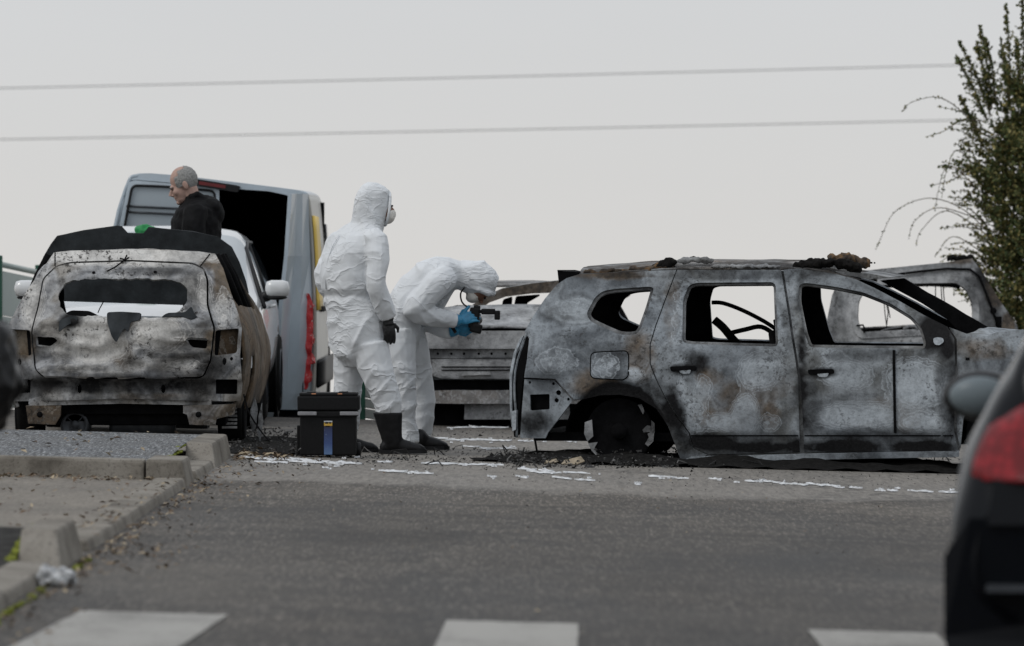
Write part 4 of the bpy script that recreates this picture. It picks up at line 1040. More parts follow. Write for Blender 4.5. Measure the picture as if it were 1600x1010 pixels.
# sides, roof, pillars: skin from the rear corners to the nose
hst = [(.10, [(.80, .26), (.86, .42), (.875, .62), (.855, .80), (.77, .97), (.67, 1.12), (.60, 1.27), (.42, 1.355), (.2, 1.385), (0, 1.392)]),
       (.45, [(.82, .24), (.885, .42), (.90, .62), (.885, .80), (.80, .99), (.70, 1.16), (.615, 1.33), (.42, 1.40), (.2, 1.42), (0, 1.428)]),
       (.80, [(.83, .22), (.895, .42), (.905, .62), (.89, .80), (.81, .99), (.71, 1.19), (.62, 1.36), (.42, 1.42), (.2, 1.44), (0, 1.446)]),
       (1.25, [(.84, .22), (.89, .42), (.905, .62), (.885, .80), (.82, .98), (.72, 1.20), (.63, 1.37), (.42, 1.43), (.2, 1.45), (0, 1.456)]),
       (1.9, [(.84, .22), (.89, .42), (.905, .62), (.885, .79), (.83, .96), (.73, 1.19), (.63, 1.36), (.42, 1.425), (.2, 1.445), (0, 1.45)]),
       (2.55, [(.84, .22), (.89, .42), (.905, .61), (.885, .78), (.84, .94), (.74, 1.15), (.64, 1.31), (.42, 1.375), (.2, 1.395), (0, 1.40)]),
       (3.05, [(.84, .22), (.89, .42), (.905, .60), (.885, .77), (.85, .92), (.78, 1.02), (.68, 1.10), (.44, 1.14), (.2, 1.155), (0, 1.16)]),
       (3.45, [(.83, .22), (.89, .42), (.905, .60), (.88, .74), (.84, .86), (.78, .90), (.68, .915), (.44, .93), (.2, .935), (0, .935)]),
       (3.9, [(.82, .22), (.88, .42), (.885, .58), (.85, .70), (.80, .79), (.74, .825), (.64, .84), (.42, .85), (.2, .855), (0, .855)]),
       (4.25, [(.68, .22), (.74, .42), (.75, .55), (.72, .64), (.68, .70), (.62, .735), (.54, .75), (.36, .76), (.2, .765), (0, .765)])]
hst = [(y_, [(x, z - .055 * min(1, max(0, (z - .95) / .35))) for x, z in sec]) for y_, sec in hst]
def hy_(i, y_, x, z): return hdf(x, z) + .012 if i == 0 else (max(y_, hdf(x, z) + .14) if i == 1 else y_)
rows = []
for i, (y_, sec) in enumerate(hst):
    f_ = .985 if i == 0 else 1
    rows.append([Vector((x * f_, hy_(i, y_, x, z), z)) for x, z in sec] + [Vector((-x * f_, hy_(i, y_, x, z), z)) for x, z in sec[-2::-1]])
def hcell(i, j):
    jj = j if j < 9 else 17 - j
    if i in (1, 2, 3, 4) and jj in (4, 5): return None if i != 3 else None
    if i in (1,) and jj in (0, 1): return None
    if i == 7 and jj in (0, 1): return None
    if i in (5, 6) and jj >= 6: return None
    if i in (7, 8) and jj >= 6: return None
    return 'side_shell' if j < 6 else 'body_shell'
shell(rows, hcell, {'body_shell': [ASH, SOOT], 'side_shell': [BROWN, SOOT]}, hat, 3, 3, .02, lambda v: (.12 + .8 * max(0, .45 - v.z) + (.15 if v.x > 0 and v.y > 1.6 else 0), max(0, (v.z - 1.2) * 2.0), .5 if v.x > 0 else .2), amp=.012)
for sx in (-1, 1):
    for y_ in (.92, 1.62, 1.95):
        m_ = MB(); m_.tube([(sx * .80, y_ + .02, .95), (sx * .70, y_ + .0, 1.20), (sx * .615, y_ - .02, 1.36)], .028, 8); m_.build('pillar', SOOT, hat)
    for y_ in (.78, 3.45):
        m_ = MB(); c0 = Vector((sx * .74, y_, .24))
        m_.lathe([(.06, .07), (.19, .09), (.22, .10), (.24, .085), (.24, -.09), (.2, -.1)], c0, (sx, 0, 0), 24); o_ = m_.build('wheel', SOOT, hat)
        m_ = MB(); m_.lathe([(.235, .085), (.295, .08), (.305, .05), (.305, -.05), (.295, -.08), (.235, -.085)], c0 - Vector((0, 0, -.055)), (sx, 0, 0), 30)
        if y_ < 1: m_.build('tyre_remains', TYRE, o_)
m_ = MB()
for k in range(9): m_.box((.735, .475, .10 + k * .028), (.11, .02, .016))
m_.build('tread', ASH, hat, None, lambda v: (.3, .3, .2))
m_ = MB(); m_.box((0, 2.1, .52), (1.3, .12, .5), None, .05); m_.build('seat_row', SOOT, hat)
m_ = MB(); m_.box((0, 3.1, .7), (1.5, .2, .28), None, .05); m_.build('dashboard', SOOT, hat)
m_ = MB()
for k in range(7): m_.box((rnd(-.5, .5), rnd(3.5, 4.0), rnd(.5, .65)), (rnd(.2, .4), rnd(.15, .3), rnd(.1, .25)), None, .03)
m_.build('engine', CHAR, hat)
# the open bonnet behind the roof
BD = 3.35
bpl = H.poly([(60, 424), (66, 402), (78, 382), (88, 369), (130, 360), (182, 353), (190, 354), (199, 364), (224, 365), (232, 355), (300, 362), (340, 370), (362, 386), (374, 410), (384, 440), (388, 458), (380, 480), (60, 470)], lambda *_: BD)
panel('bonnet', bpl, [], lambda x, z: Vector((x, BD + .10 * (1.6 - z) + .05 * (x / .8) ** 2 + .008 * nz((x, z, 0), 7), z)), [HOODB, SOOT], hat, .03, .05)
# torn liner and wire hanging by the right rear wheel
q = [Vector((.86, .02, .35)), Vector((.90, -.02, .22)), Vector((.98, -.1, .10)), Vector((1.06, -.2, .01))]
m_ = MB(); m_.tube(crspline(q, 4), .006, 5); m_.build('hanging_wire', SOOT, hat)
for k, (pts) in enumerate(([(392, 640), (398, 622), (402, 640), (400, 668), (394, 676), (390, 660)], [(404, 650), (409, 630), (411, 660), (406, 690), (402, 676)])):
    pg = H.poly(pts, lambda *_: .55); panel('torn_liner', pg, [], lambda x, z: Vector((x, .55 + .03 * nz((x, z, k), 20), z)), [SILVER, SILVER], hat, .006, .03)
# ---------------------------------------------------------------- burnt saloon behind the photographer
sed = empty('burnt_car', (W(808, 0, 47.6).x, 47.6, gz(0, 47.6)))
tag(sed, 'burnt-out silver-grey saloon with boot facing us, behind the bending photographer', 'car')
D_ = Frame(sed)
def ddf(x, z): return .10 * (abs(x) / .85) ** 3
def dsurf(off): return lambda x, z: Vector((x, ddf(x, z) + off + .006 * nz((x, z, 0), 5) + .003 * nz((x, z, 3), 14), z))
DP = lambda pts: D_.poly(pts, ddf)
def mirror_px(p, c=808): return p + [(2 * c - x, y_) for x, y_ in reversed(p)]
def dpanel(name, px, off, mat, at=None, holes=(), th=.012, step=.05): return panel(name, DP(mirror_px(px)), list(holes), dsurf(off), [mat, SOOT], sed, th, step, at)
dl = attr_of(spots(D_, ddf, [(760, 530, 200, 16, .5, 1), (760, 575, 160, 14, .5, 1), (700, 535, 40, 8, .6, 1), (780, 520, 60, 8, .6, 1), (740, 580, 60, 6, .6, 1), (690, 600, 40, 10, .5, 0), (660, 560, 10, 12, .7, 0), (800, 560, 80, 3, .5, 0)]), (.0, .1, .05))
bolt = lambda px, py, r: [(D_.hit(px, py, ddf)[0] + r * math.cos(q * .785), D_.hit(px, py, ddf)[1] + r * math.sin(q * .785)) for q in range(8)]
dpanel('boot_lid', [(646, 527), (652, 521), (662, 517), (700, 516), (760, 515)], -.05, SILVER, dl, (), .02) if False else None
dpanel('boot_lid', [(655, 545), (646, 540), (646, 528), (655, 520), (700, 517)], -.05, SILVER, dl)
dpanel('lamp_panel', [(664, 560), (654, 556), (652, 547), (700, 546)], .0, SILVER, dl, [bolt(x, 553, .012) for x in (662, 684, 705, 725, 748, 768, 790, 812, 832)])
dpanel('boot_panel', [(690, 592), (672, 586), (662, 562), (700, 561)], -.02, SILVER, dl)
dpanel('wing_corner', [(700, 594), (655, 594), (650, 586), (651, 561), (700, 561)], .03, BLUE, attr_of([], (.4, .2, .1)))
q = [D_.hit(x, y_, lambda *_: -.03) for x, y_ in ((722, 581), (766, 581), (767, 586), (721, 587))]
m_ = MB(); m_.prism(q, lambda x, z: Vector((x, -.045, z)), lambda x, z: Vector((x, -.02, z))); m_.build('plate_bar', SILVER, sed, None, lambda v: (0, .6, 0))
m_ = MB()
for yv in (573.5, 578.5):
    m_.tube([dsurf(-.028)(*D_.hit(x, yv, ddf)) for x in range(690, 930, 30)], .005, 5)
m_.build('boot_crease', SOOT, sed)
dpanel('rear_gap', [(700, 634), (660, 634), (655, 590), (655, 540), (700, 540)], .07, SOOT, None)
dpanel('bumper_beam', [(700, 631), (655, 630), (654, 622), (656, 611), (700, 610)], -.02, SILVER, attr_of([], (.1, .45, .5)), (), .05)
dpanel('valance', [(725, 656), (726, 632), (760, 632)], .06, SILVER, attr_of([], (.25, .4, .2)))
dst = [(.03, [(.80, .25), (.86, .5), (.86, .68), (.83, .80), (.74, .835), (.45, .85), (0, .855)]),
       (.55, [(.82, .22), (.87, .48), (.875, .68), (.84, .82), (.72, .86), (.45, .88), (0, .885)]),
       (1.05, [(.82, .20), (.87, .46), (.88, .68), (.845, .84), (.68, .98), (.45, 1.02), (0, 1.03)]),
       (1.55, [(.82, .20), (.87, .46), (.88, .68), (.85, .84), (.62, 1.13), (.42, 1.185), (0, 1.20)]),
       (2.3, [(.82, .20), (.87, .46), (.88, .68), (.85, .84), (.60, 1.17), (.42, 1.215), (0, 1.23)]),
       (2.9, [(.82, .20), (.87, .46), (.88, .67), (.85, .83), (.61, 1.14), (.42, 1.18), (0, 1.19)]),
       (3.5, [(.82, .20), (.87, .46), (.87, .66), (.84, .80), (.70, .86), (.45, .89), (0, .90)]),
       (4.4, [(.76, .20), (.80, .42), (.79, .56), (.75, .66), (.62, .70), (.4, .72), (0, .73)])]
rows = [[Vector((x, y_, z)) for x, z in s_] + [Vector((-x, y_, z)) for x, z in s_[-2::-1]] for y_, s_ in dst]
def dcell(i, j):
    jj = j if j < 6 else 11 - j
    if i == 1 and jj >= 4: return None
    if i == 2 and jj >= 4: return None
    if i in (2, 3, 4) and jj == 3: return None
    if i in (5,) and jj >= 4: return None
    if i in (0, 6) and jj == 0: return None
    return 'body_shell'
def dcell2(i, j):
    r = dcell(i, j); jj = j if j < 6 else 11 - j
    return 'body_shell' if i == 1 and jj >= 4 else r
shell(rows, dcell2, {'body_shell': [SILVER, SOOT]}, sed, 3, 3, .02, lambda v: (.1, .45 if v.z > .8 else .2, .45 if v.z > 1.1 else .1), amp=.01)
q = D_.poly([(728, 486), (750, 467), (785, 451), (830, 443), (880, 438), (940, 441), (985, 462), (975, 468), (930, 459), (880, 457), (830, 459), (790, 464), (765, 473), (738, 492)], lambda *_: 1.45)
panel('roof_header', q, [], lambda x, z: Vector((x, 1.45 - .1 * (z - 1.1) + .008 * nz((x, z, 0), 7), z)), [SILVER, SOOT], sed, .03, .05, attr_of([], (.3, .15, .6)))
for pts in ([(786, 468), (801, 463), (796, 514), (777, 514)], [(806, 463), (845, 460), (824, 472), (808, 514), (796, 514)], [(880, 460), (900, 460), (905, 514), (880, 514)], [(938, 458), (960, 460), (990, 514), (960, 514)]):
    q = D_.poly(pts, lambda *_: 2.0); panel('pillar', rounded(q, .02), [], lambda x, z: Vector((x, 2.0 + .2 * (z - 1), z)), [SOOT, SOOT], sed, .05, .08)
for sx in (-1, 1):
    for y_, x0 in ((1.28, .76), (2.15, .74), (2.3, .73)):
        m_ = MB(); m_.tube([(sx * .80, y_ + .1, .84), (sx * .60, y_ + (.3 if y_ < 2 else 0), 1.16)], .035, 6); m_.build('pillar', SOOT, sed)
    for y_ in (.75, 3.55):
        m_ = MB(); m_.lathe([(.0, .08), (.2, .1), (.25, .08), (.25, -.08), (0, -.1)], (sx * .74, y_, .25), (sx, 0, 0), 20); m_.build('wheel', SOOT, sed)
m_ = MB(); m_.box((0, 2.2, .17), (1.5, 4.0, .38)); m_.build('floor', SOOT, sed)  # block carried down to the road, its black standing in for shade beneath
for x in (-.36, .36):
    m_ = MB(); m_.box((x, 2.25, .74), (.42, .09, .55), None, .04); m_.build('seat_back', SOOT, sed)

# ---------------------------------------------------------------- burnt van-like car behind the SUV, right
mpv = empty('burnt_car', (W(1438, 0, 52.5).x, 52.5, gz(3.8, 52.5)))
tag(mpv, 'burnt-out grey estate car with an empty tailgate opening, behind the SUV windscreen', 'car')
V4 = Frame(mpv)
def vdf(x, z): return .12 * (abs(x) / .8) ** 3 + max(0, z - .9) * .30
def vsurf(off): return lambda x, z: Vector((x, vdf(x, z) + off + .008 * nz((x, z, 0), 5) + .004 * nz((x, z, 3), 14), z))
VP = lambda pts: V4.poly(pts, vdf)
vout = VP([(1322, 424), (1345, 424), (1379, 420), (1480, 410), (1519, 404), (1534, 424), (1562, 469), (1590, 510), (1596, 560), (1592, 660), (1290, 660), (1288, 560), (1290, 510), (1300, 462), (1312, 434)])
vhole = rounded(VP([(1339, 470), (1350, 452), (1368, 444), (1430, 441), (1494, 440), (1510, 450), (1521, 472), (1522, 496), (1516, 512), (1440, 516), (1345, 521), (1338, 500)]), .04)
va = attr_of(spots(V4, vdf, [(1550, 490, 20, 34, .5, 0), (1540, 430, 16, 18, .6, 0), (1572, 500, 14, 14, .5, 0), (1310, 470, 10, 20, .5, 0), (1430, 428, 110, 8, .45, 1), (1525, 480, 10, 30, .6, 1), (1332, 490, 8, 30, .6, 1), (1400, 530, 60, 10, .6, 1), (1555, 450, 14, 30, .7, 2), (1575, 510, 10, 20, .7, 2), (1500, 407, 40, 4, .5, 2)]), (.05, .15, .1))
panel('tailgate_frame', vout, [vhole], vsurf(0), [SILVER, SOOT], mpv, .05, .04, va)
panel('opening_lip', inset(vhole, -.05), [inset(vhole, .012)], vsurf(-.012), [SILVER, SOOT], mpv, .03, .04, attr_of([], (.1, .5, 0)))
m_ = MB(); m_.tube([vsurf(-.02)(*V4.hit(x, y_, vdf)) for x, y_ in ((1400, 429), (1440, 424), (1480, 420), (1515, 421), (1530, 432), (1545, 470), (1560, 512))], .012, 6); m_.build('gutter_seam', SOOT, mpv)
m_ = MB(); q = V4.hit(1552, 486, vdf); m_.lathe([(0, -.02), (.03, -.02), (.032, 0)], vsurf(-.002)(*q), (0, 1, 0), 10); m_.build('lamp_hole', SOOT, mpv)
m_ = MB(); q = V4.hit(1560, 504, vdf); m_.box(vsurf(-.005)(*q), (.06, .03, .11), None, .01); m_.build('lamp_hole', SOOT, mpv)
for pts in (((1381, 466), (1383, 490), (1386, 512)), ((1383, 466), (1388, 488), (1385, 515)), ((1386, 468), (1391, 497)), ((1448, 440), (1449, 449)), ((1462, 441), (1462, 464)), ((1470, 440), (1472, 470)), ((1473, 440), (1476, 473)), ((1474, 498), (1480, 505))):
    m_ = MB(); m_.tube([vsurf(.02)(*V4.hit(x, y_, vdf)) for x, y_ in pts], .005, 5); m_.build('hanging_wire', SOOT, mpv)
m_ = MB(); m_.tube([vsurf(-.03)(*V4.hit(x, y_, vdf)) for x, y_ in ((1338, 509), (1348, 508), (1350, 512), (1350, 520))], .009, 6); m_.build('grab_loop', SOOT, mpv)
m_ = MB(); m_.tube([vsurf(.0)(*V4.hit(x, y_, vdf)) for x, y_ in ((1374, 519), (1384, 515), (1407, 511))], .008, 5); m_.tube([vsurf(.0)(*V4.hit(x, y_, vdf)) for x, y_ in ((1412, 515), (1420, 510), (1430, 510), (1434, 516))], .018, 6); m_.build('sill_debris', SILVER, mpv)
mb_ = MB()
for k in range(9): mb_.ball(vsurf(.05)(*V4.hit(1482 + 4.5 * k, 405 - (k % 3) * 1.5, vdf)), rnd(.02, .035), 8, 6)
mesh_ob('charred_roof_debris', remesh(mb_, .012, lambda p, n: n * .02 * nz(p, 30, 3), 1), CHAR, mpv)
vst = [(.16, .0), (.9, .0), (2.2, 0), (3.0, -.05), (3.7, -.45), (4.3, -.55)]
rows = []
for y_, dz in vst:
    s_ = [(.82, .2), (.87, .5), (.87, .82), (.80, .98 + dz * .3), (.70, 1.22 + dz * .8), (.60, 1.40 + dz), (.3, 1.44 + dz), (0, 1.445 + dz)]
    rows.append([Vector((x, y_ + .28 * max(0, z - .9) * (1 if y_ < .5 else 0), z + .045 * x)) for x, z in s_] + [Vector((-x, y_ + .28 * max(0, z - .9) * (1 if y_ < .5 else 0), z - .045 * x)) for x, z in s_[-2::-1]])
def vcell(i, j):
    jj = j if j < 7 else 13 - j
    if i in (1, 2) and jj in (3, 4): return None
    if i == 3 and jj >= 3: return None
    if i == 0 and jj == 3: return None
    return 'body_shell'
shell(rows, vcell, {'body_shell': [SILVER, SOOT]}, mpv, 3, 3, .02, lambda v: (.2, .3, .4), amp=.012)
for sx in (-1, 1):
    for y_ in (.8, 3.5):
        m_ = MB(); m_.lathe([(.0, .08), (.2, .1), (.25, .08), (.25, -.08), (0, -.1)], (sx * .74, y_, .22), (sx, 0, 0), 20); m_.build('wheel', SOOT, mpv)
m_ = MB(); m_.box((0, 2.1, .25), (1.55, 3.9, .1)); m_.build('floor', SOOT, mpv)

# ---------------------------------------------------------------- white SUV facing us, nose to nose with the hatchback
wht = empty('parked_car', (W(220, 0, 45.8).x, 45.8, gz(-3.0, 46)))
tag(wht, 'white SUV facing us, mostly hidden behind the pale burnt hatchback', 'car')
wst = [(0, [(.70, .30), (.80, .45), (.80, .62), (.72, .78), (.60, .86), (.40, .90), (0, .92)]),
       (.25, [(.82, .26), (.95, .45), (.96, .66), (.90, .86), (.72, .95), (.45, .99), (0, 1.01)]),
       (.8, [(.86, .26), (.98, .46), (1.00, .72), (.95, .95), (.76, 1.02), (.46, 1.06), (0, 1.08)]),
       (1.25, [(.86, .24), (.98, .46), (1.00, .74), (.96, 1.00), (.84, 1.07), (.5, 1.12), (0, 1.14)]),
       (2.05, [(.86, .24), (.98, .46), (1.00, .76), (.97, 1.02), (.78, 1.52), (.55, 1.63), (0, 1.655)]),
       (3.0, [(.86, .24), (.98, .46), (1.00, .78), (.97, 1.05), (.77, 1.56), (.55, 1.67), (0, 1.70)]),
       (4.1, [(.86, .26), (.97, .48), (.99, .80), (.95, 1.08), (.76, 1.52), (.52, 1.62), (0, 1.65)]),
       (4.6, [(.78, .30), (.90, .50), (.92, .80), (.88, 1.05), (.72, 1.30), (.5, 1.38), (0, 1.4)]),
       (4.65, [(.70, .34), (.82, .52), (.84, .78), (.80, 1.0), (.65, 1.2), (.45, 1.27), (0, 1.29)])]
wst = [(y_, [(x * .955, z * .945) for x, z in s_]) for y_, s_ in wst]
rows = [[Vector((x, y_, z)) for x, z in s_] + [Vector((-x, y_, z)) for x, z in s_[-2::-1]] for y_, s_ in wst]
def wcell(i, j):
    jj = j if j < 6 else 11 - j
    if i in (4, 5) and jj == 3: return 'side_window#%d' % (j > 6)
    if i == 3 and jj >= 4: return 'windscreen'
    if i == 1 and jj == 0: return None
    if i == 6 and jj == 0: return None
    return 'body'
WSG = glass('clear pale windscreen', (.45, .48, .50), .08)
shell(rows, wcell, {'body': WHITEP, 'side_window#0': DGLASS, 'side_window#1': DGLASS, 'windscreen': WSG}, wht, 4, 4, 0, None)
m_ = MB(); m_.box((0, 2.3, .4), (1.7, 4.3, .3)); m_.build('underbody', BLKTRIM, wht)
m_ = MB(); m_.box((0, -.02, .62), (1.0, .06, .2), None, .03); m_.build('grille', BLKTRIM, wht)
for sx in (-1, 1):
    m_ = MB(); m_.tube([(sx * .59, .06, .755), (sx * .765, .16, .79), (sx * .89, .42, .83)], [.05, .07, .03], 10, True, .8); m_.build('headlight', HLAMP, wht)
    mir = MB(); mir.box((sx * 1.04, 1.42, 1.085), (.20, .12, .14), None, .055); mo = mir.build('mirror', WHITEP, wht, True)
    g_ = MB(); g_.tube([(sx * .90, 1.45, 1.0), (sx * .98, 1.43, 1.04)], [.04, .05], 8); g_.build('mirror_arm', BLKTRIM, mo)
    g_ = MB(); g_.ball((sx * 1.03, 1.43, 1.012), (.095, .065, .022), 12, 6); g_.build('mirror_base', BLKTRIM, mo)
    m_ = MB(); m_.tube([(sx * .94, 1.3, .93), (sx * .755, 2.0, 1.42), (sx * .735, 2.6, 1.475), (sx * .73, 3.4, 1.475)], .018, 6); m_.build('roof_trim', BLKTRIM, wht)
    m_ = MB(); m_.tube([(sx * .92, 2.35, .99), (sx * .745, 2.45, 1.455)], .03, 6); m_.build('door_pillar', BLKTRIM, wht)
    m_ = MB(); m_.tube([(sx * .95, 2.2, .93), (sx * .98, 2.24, .94), (sx * .98, 2.36, .94), (sx * .95, 2.4, .93)], .016, 6); m_.build('door_handle', WHITEP, wht)
    for y_ in (.85, 3.7):
        m_ = MB(); m_.lathe([(.2, .10), (.31, .11), (.345, .08), (.345, -.08), (.3, -.11)], (sx * .87, y_, .345), (sx, 0, 0), 28); wo_ = m_.build('wheel', TYRE, wht)
        m_ = MB(); m_.lathe([(0, .09), (.06, .1), (.2, .08), (.21, .11), (.2, .115)], (sx * .87, y_, .345), (sx, 0, 0), 20); m_.build('rim', MUFF, wo_)
        m_ = MB(); m_.lathe([(.36, .0), (.40, .0), (.40, .015), (.36, .015)], (sx * .94, y_, .36), (sx, 0, 0), 28); m_.build('arch_trim', BLKTRIM, wht)
gb = empty('green_bag', W(203, 361, 45.9)) if False else None
mb_ = MB(); c0 = Vector((-3.06, 47.7, gz(-3, 47.7) + 1.545))
for k in range(5): mb_.ball(c0 + Vector((rnd(-.06, .06), rnd(-.05, .05), rnd(0, .03))), rnd(.03, .05), 8, 6)
mb_.ball(c0 + Vector((-.02, 0, .03)), (.09, .06, .05), 10, 7)
o = mesh_ob('cloth', remesh(mb_, .012, lambda p, n: n * .015 * nz(p, 25, 2), 1), GREENBAG)
tag(o, 'small green cloth lying on the roof of the white SUV', 'cloth')

# ---------------------------------------------------------------- van with its rear standing open
van = empty('van', (W(335, 0, 51.0).x, 51.0, gz(-2.6, 51)))
tag(van, 'blue-grey delivery van with a yellow stripe, its rear standing open', 'van')
VN = Frame(van); flat0 = lambda *_: 0.0
vo_px = [(168, 560), (170, 420), (178, 350), (188, 312), (200, 280), (208, 273), (235, 271), (300, 277), (400, 289), (462, 297), (476, 300), (482, 306), (486, 330), (491, 400), (494, 500), (493, 600), (488, 655), (170, 655)]
vo = VN.poly(vo_px, flat0)
# skin: the outline swept forwards, narrower at the nose
rows = []
for y_, k_, dz in ((0, 1, 0), (.9, 1.0, 0.01), (2.3, 1.0, .02), (3.6, .99, 0), (4.1, .97, -.1), (4.6, .94, -.75), (5.0, .85, -1.1)):
    rows.append([Vector((x * k_, y_, (z + dz * min(1, max(0, (z - .4) / 1.2))))) for x, z in vo[:-1]])
def vancell(i, j): return 'right_side' if j >= 11 else 'body'
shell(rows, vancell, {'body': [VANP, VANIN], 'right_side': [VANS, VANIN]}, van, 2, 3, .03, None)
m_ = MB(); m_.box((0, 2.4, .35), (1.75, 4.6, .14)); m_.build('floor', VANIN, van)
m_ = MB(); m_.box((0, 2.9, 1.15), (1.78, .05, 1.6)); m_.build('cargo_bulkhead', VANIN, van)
# rear frame around the opening and the closed left door
frame_hole = VN.poly([(346, 292), (420, 297), (455, 304), (450, 400), (440, 520), (430, 640), (346, 640)], flat0)
vsf = lambda off: (lambda x, z: Vector((x, off + .05 * (abs(x) / .95) ** 4 - .02 * max(0, 1 - abs(z - 1.9) / .3), z)))
panel('rear_frame', vo, [rounded(VN.poly([(186, 350), (200, 284), (210, 281), (300, 289), (344, 294), (420, 299), (452, 306), (448, 400), (438, 520), (428, 640), (190, 640), (180, 480)], flat0), .03)], vsf(-.01), [VANP, VANIN], van, .05, .09)
door = VN.poly([(181, 470), (187, 350), (201, 285), (211, 282), (300, 290), (343, 295), (343, 640), (190, 640)], flat0)
dwin = rounded(VN.poly([(194, 360), (207, 290), (258, 292), (336, 299), (337, 420), (194, 412)], flat0), .05)
panel('rear_door', door, [dwin], vsf(-.035), [VANP, VANIN], van, .04, .08)
panel('door_window', inset(dwin, -.012), [], vsf(-.022), [VGLASS, VGLASS], van, .008, .12)
m_ = MB(); pts = dense(dwin, .05); m_.tube([vsf(-.04)(*p) for p in pts + pts[:1]], .012, 5, False); m_.build('window_seal', BLKTRIM, van)
for yv in (322, 331):
    m_ = MB(); m_.tube([vsf(-.034)(*VN.hit(x, yv + (x - 190) * .05, flat0)) for x in (198, 230, 262, 300, 335)], .010, 5); m_.build('window_bar', MUFF, van)
q = VN.poly([(300, 279), (370, 290), (376, 292), (372, 301), (300, 290)], flat0)
m_ = MB(); m_.prism(q, lambda x, z: Vector((x, -.10, z)), lambda x, z: Vector((x, .02, z))); bl = m_.build('brake_light', BLKTRIM, van)
q = VN.poly([(312, 283.5), (354, 290), (353, 295), (312, 289)], flat0)
m_ = MB(); m_.prism(q, lambda x, z: Vector((x, -.107, z)), lambda x, z: Vector((x, -.09, z))); m_.build('lens', DREDM, bl)
# right rear door, swung open and bent
vs = []; fs = []
cols = [((479, 303), 0.0), ((470, 303), -.22), ((462, 303), -.30), ((453, 303), -.62)]
levels = [(303, (0, 0, 0, 0)), (400, (3, -1, -4, -6)), (480, (6, -3, -9, -15)), (560, (6, -6, -14, -20)), (615, (2, -10, -18, -24)), (640, (-2, -16, -22, -26))]
n_ = len(cols)
for yv, dx in levels:
    for k, ((px, _), d) in enumerate(cols):
        u = VN.hit(px + dx[k], yv, lambda *_: d); vs.append(Vector((u[0], d + .01 * (k % 2), u[1])))
for i in range(len(levels) - 1):
    for j in range(n_ - 1): fs.append((i * n_ + j, i * n_ + j + 1, (i + 1) * n_ + j + 1, (i + 1) * n_ + j))
o_ = put('swung_door', vs, fs, VANP, van); md = o_.modifiers.new('s', 'SOLIDIFY'); md.thickness = .035; md.offset = 0
m_ = MB(); q = VN.hit(453, 433, lambda *_: -.3); m_.box((q[0], -.34, q[1]), (.02, .05, .16)); m_.build('door_latch', SOOT, van)
# shattered tail lamp on the corner pillar
q = VN.poly([(474, 462), (483, 458), (489, 475), (489, 520), (486, 570), (481, 608), (472, 608), (469, 560), (467, 525), (471, 490)], lambda *_: -.1)
panel('tail_lamp', rounded(q, .02), [], lambda x, z: Vector((x, -.10 + .03 * nz((x, z, 0), 14), z)), [REDW, REDW], van, .07, .03)
q = VN.poly([(458, 560), (474, 548), (474, 612), (478, 655), (425, 655), (440, 610)], lambda *_: -.12)
panel('torn_bumper', q, [], lambda x, z: Vector((x, -.12 + .05 * nz((x, z, 2), 9), z)), [SOOT, SOOT], van, .05, .05)
# side details: yellow stripe, rail, cab window, mirror
def onside(y_, px_l, z): # point on the van's right flank
    zz = z; best = min(range(len(vo) - 1), key=lambda k: abs(vo[k][1] - z) + (0 if vo[k][0] > .5 else 9)); x = vo[best][0]
    return Vector((x + .01, y_, z))
def flank(z):
    r_ = [p for p in vo[11:17]]
    for a, b in zip(r_, r_[1:]):
        lo, hi = min(a[1], b[1]), max(a[1], b[1])
        if lo <= z <= hi: return a[0] + (b[0] - a[0]) * (z - a[1]) / (b[1] - a[1] + 1e-9)
    return r_[-1][0]
def side_patch(name, y0, y1, z0, z1, mat, out=.012, n=8, skew=0.0):
    vs = []; fs = []
    for k in range(n + 1):
        z = z0 + (z1 - z0) * k / n
        vs += [Vector((flank(z) + out, y0 + skew * k / n, z)), Vector((flank(z) + out, y1 + skew * k / n, z))]
    for k in range(n): fs.append((2 * k, 2 * k + 1, 2 * k + 3, 2 * k + 2))
    o_ = put(name, vs, fs, mat, van, True); md = o_.modifiers.new('s', 'SOLIDIFY'); md.thickness = .012; md.offset = 0; return o_
side_patch('stripe', .03, 1.45, .95, 1.80, YELLOW)
side_patch('slide_rail', .9, 3.4, .93, .98, BLKTRIM, .02)
side_patch('cab_window', 3.3, 4.0, 1.35, 1.75, DGLASS, .006)
side_patch('side_crease', .6, 4.0, 1.30, 1.315, MUFF, .004)
side_patch('side_skirt', .1, 4.4, .25, .50, BLKTRIM, .018)
m_ = MB(); m_.box((flank(1.5) + .16, 3.95, 1.45), (.2, .1, .3), None, .04); m_.build('mirror', VANS, van)
for sx in (-.80, .80):
    for y_ in (1.0, 4.1):
        m_ = MB(); m_.lathe([(0, .09), (.2, .1), (.3, .1), (.33, .07), (.33, -.08), (.2, -.1)], (sx, y_, .31), (1 if sx > 0 else -1, 0, 0), 24); m_.build('wheel', TYRE, van)

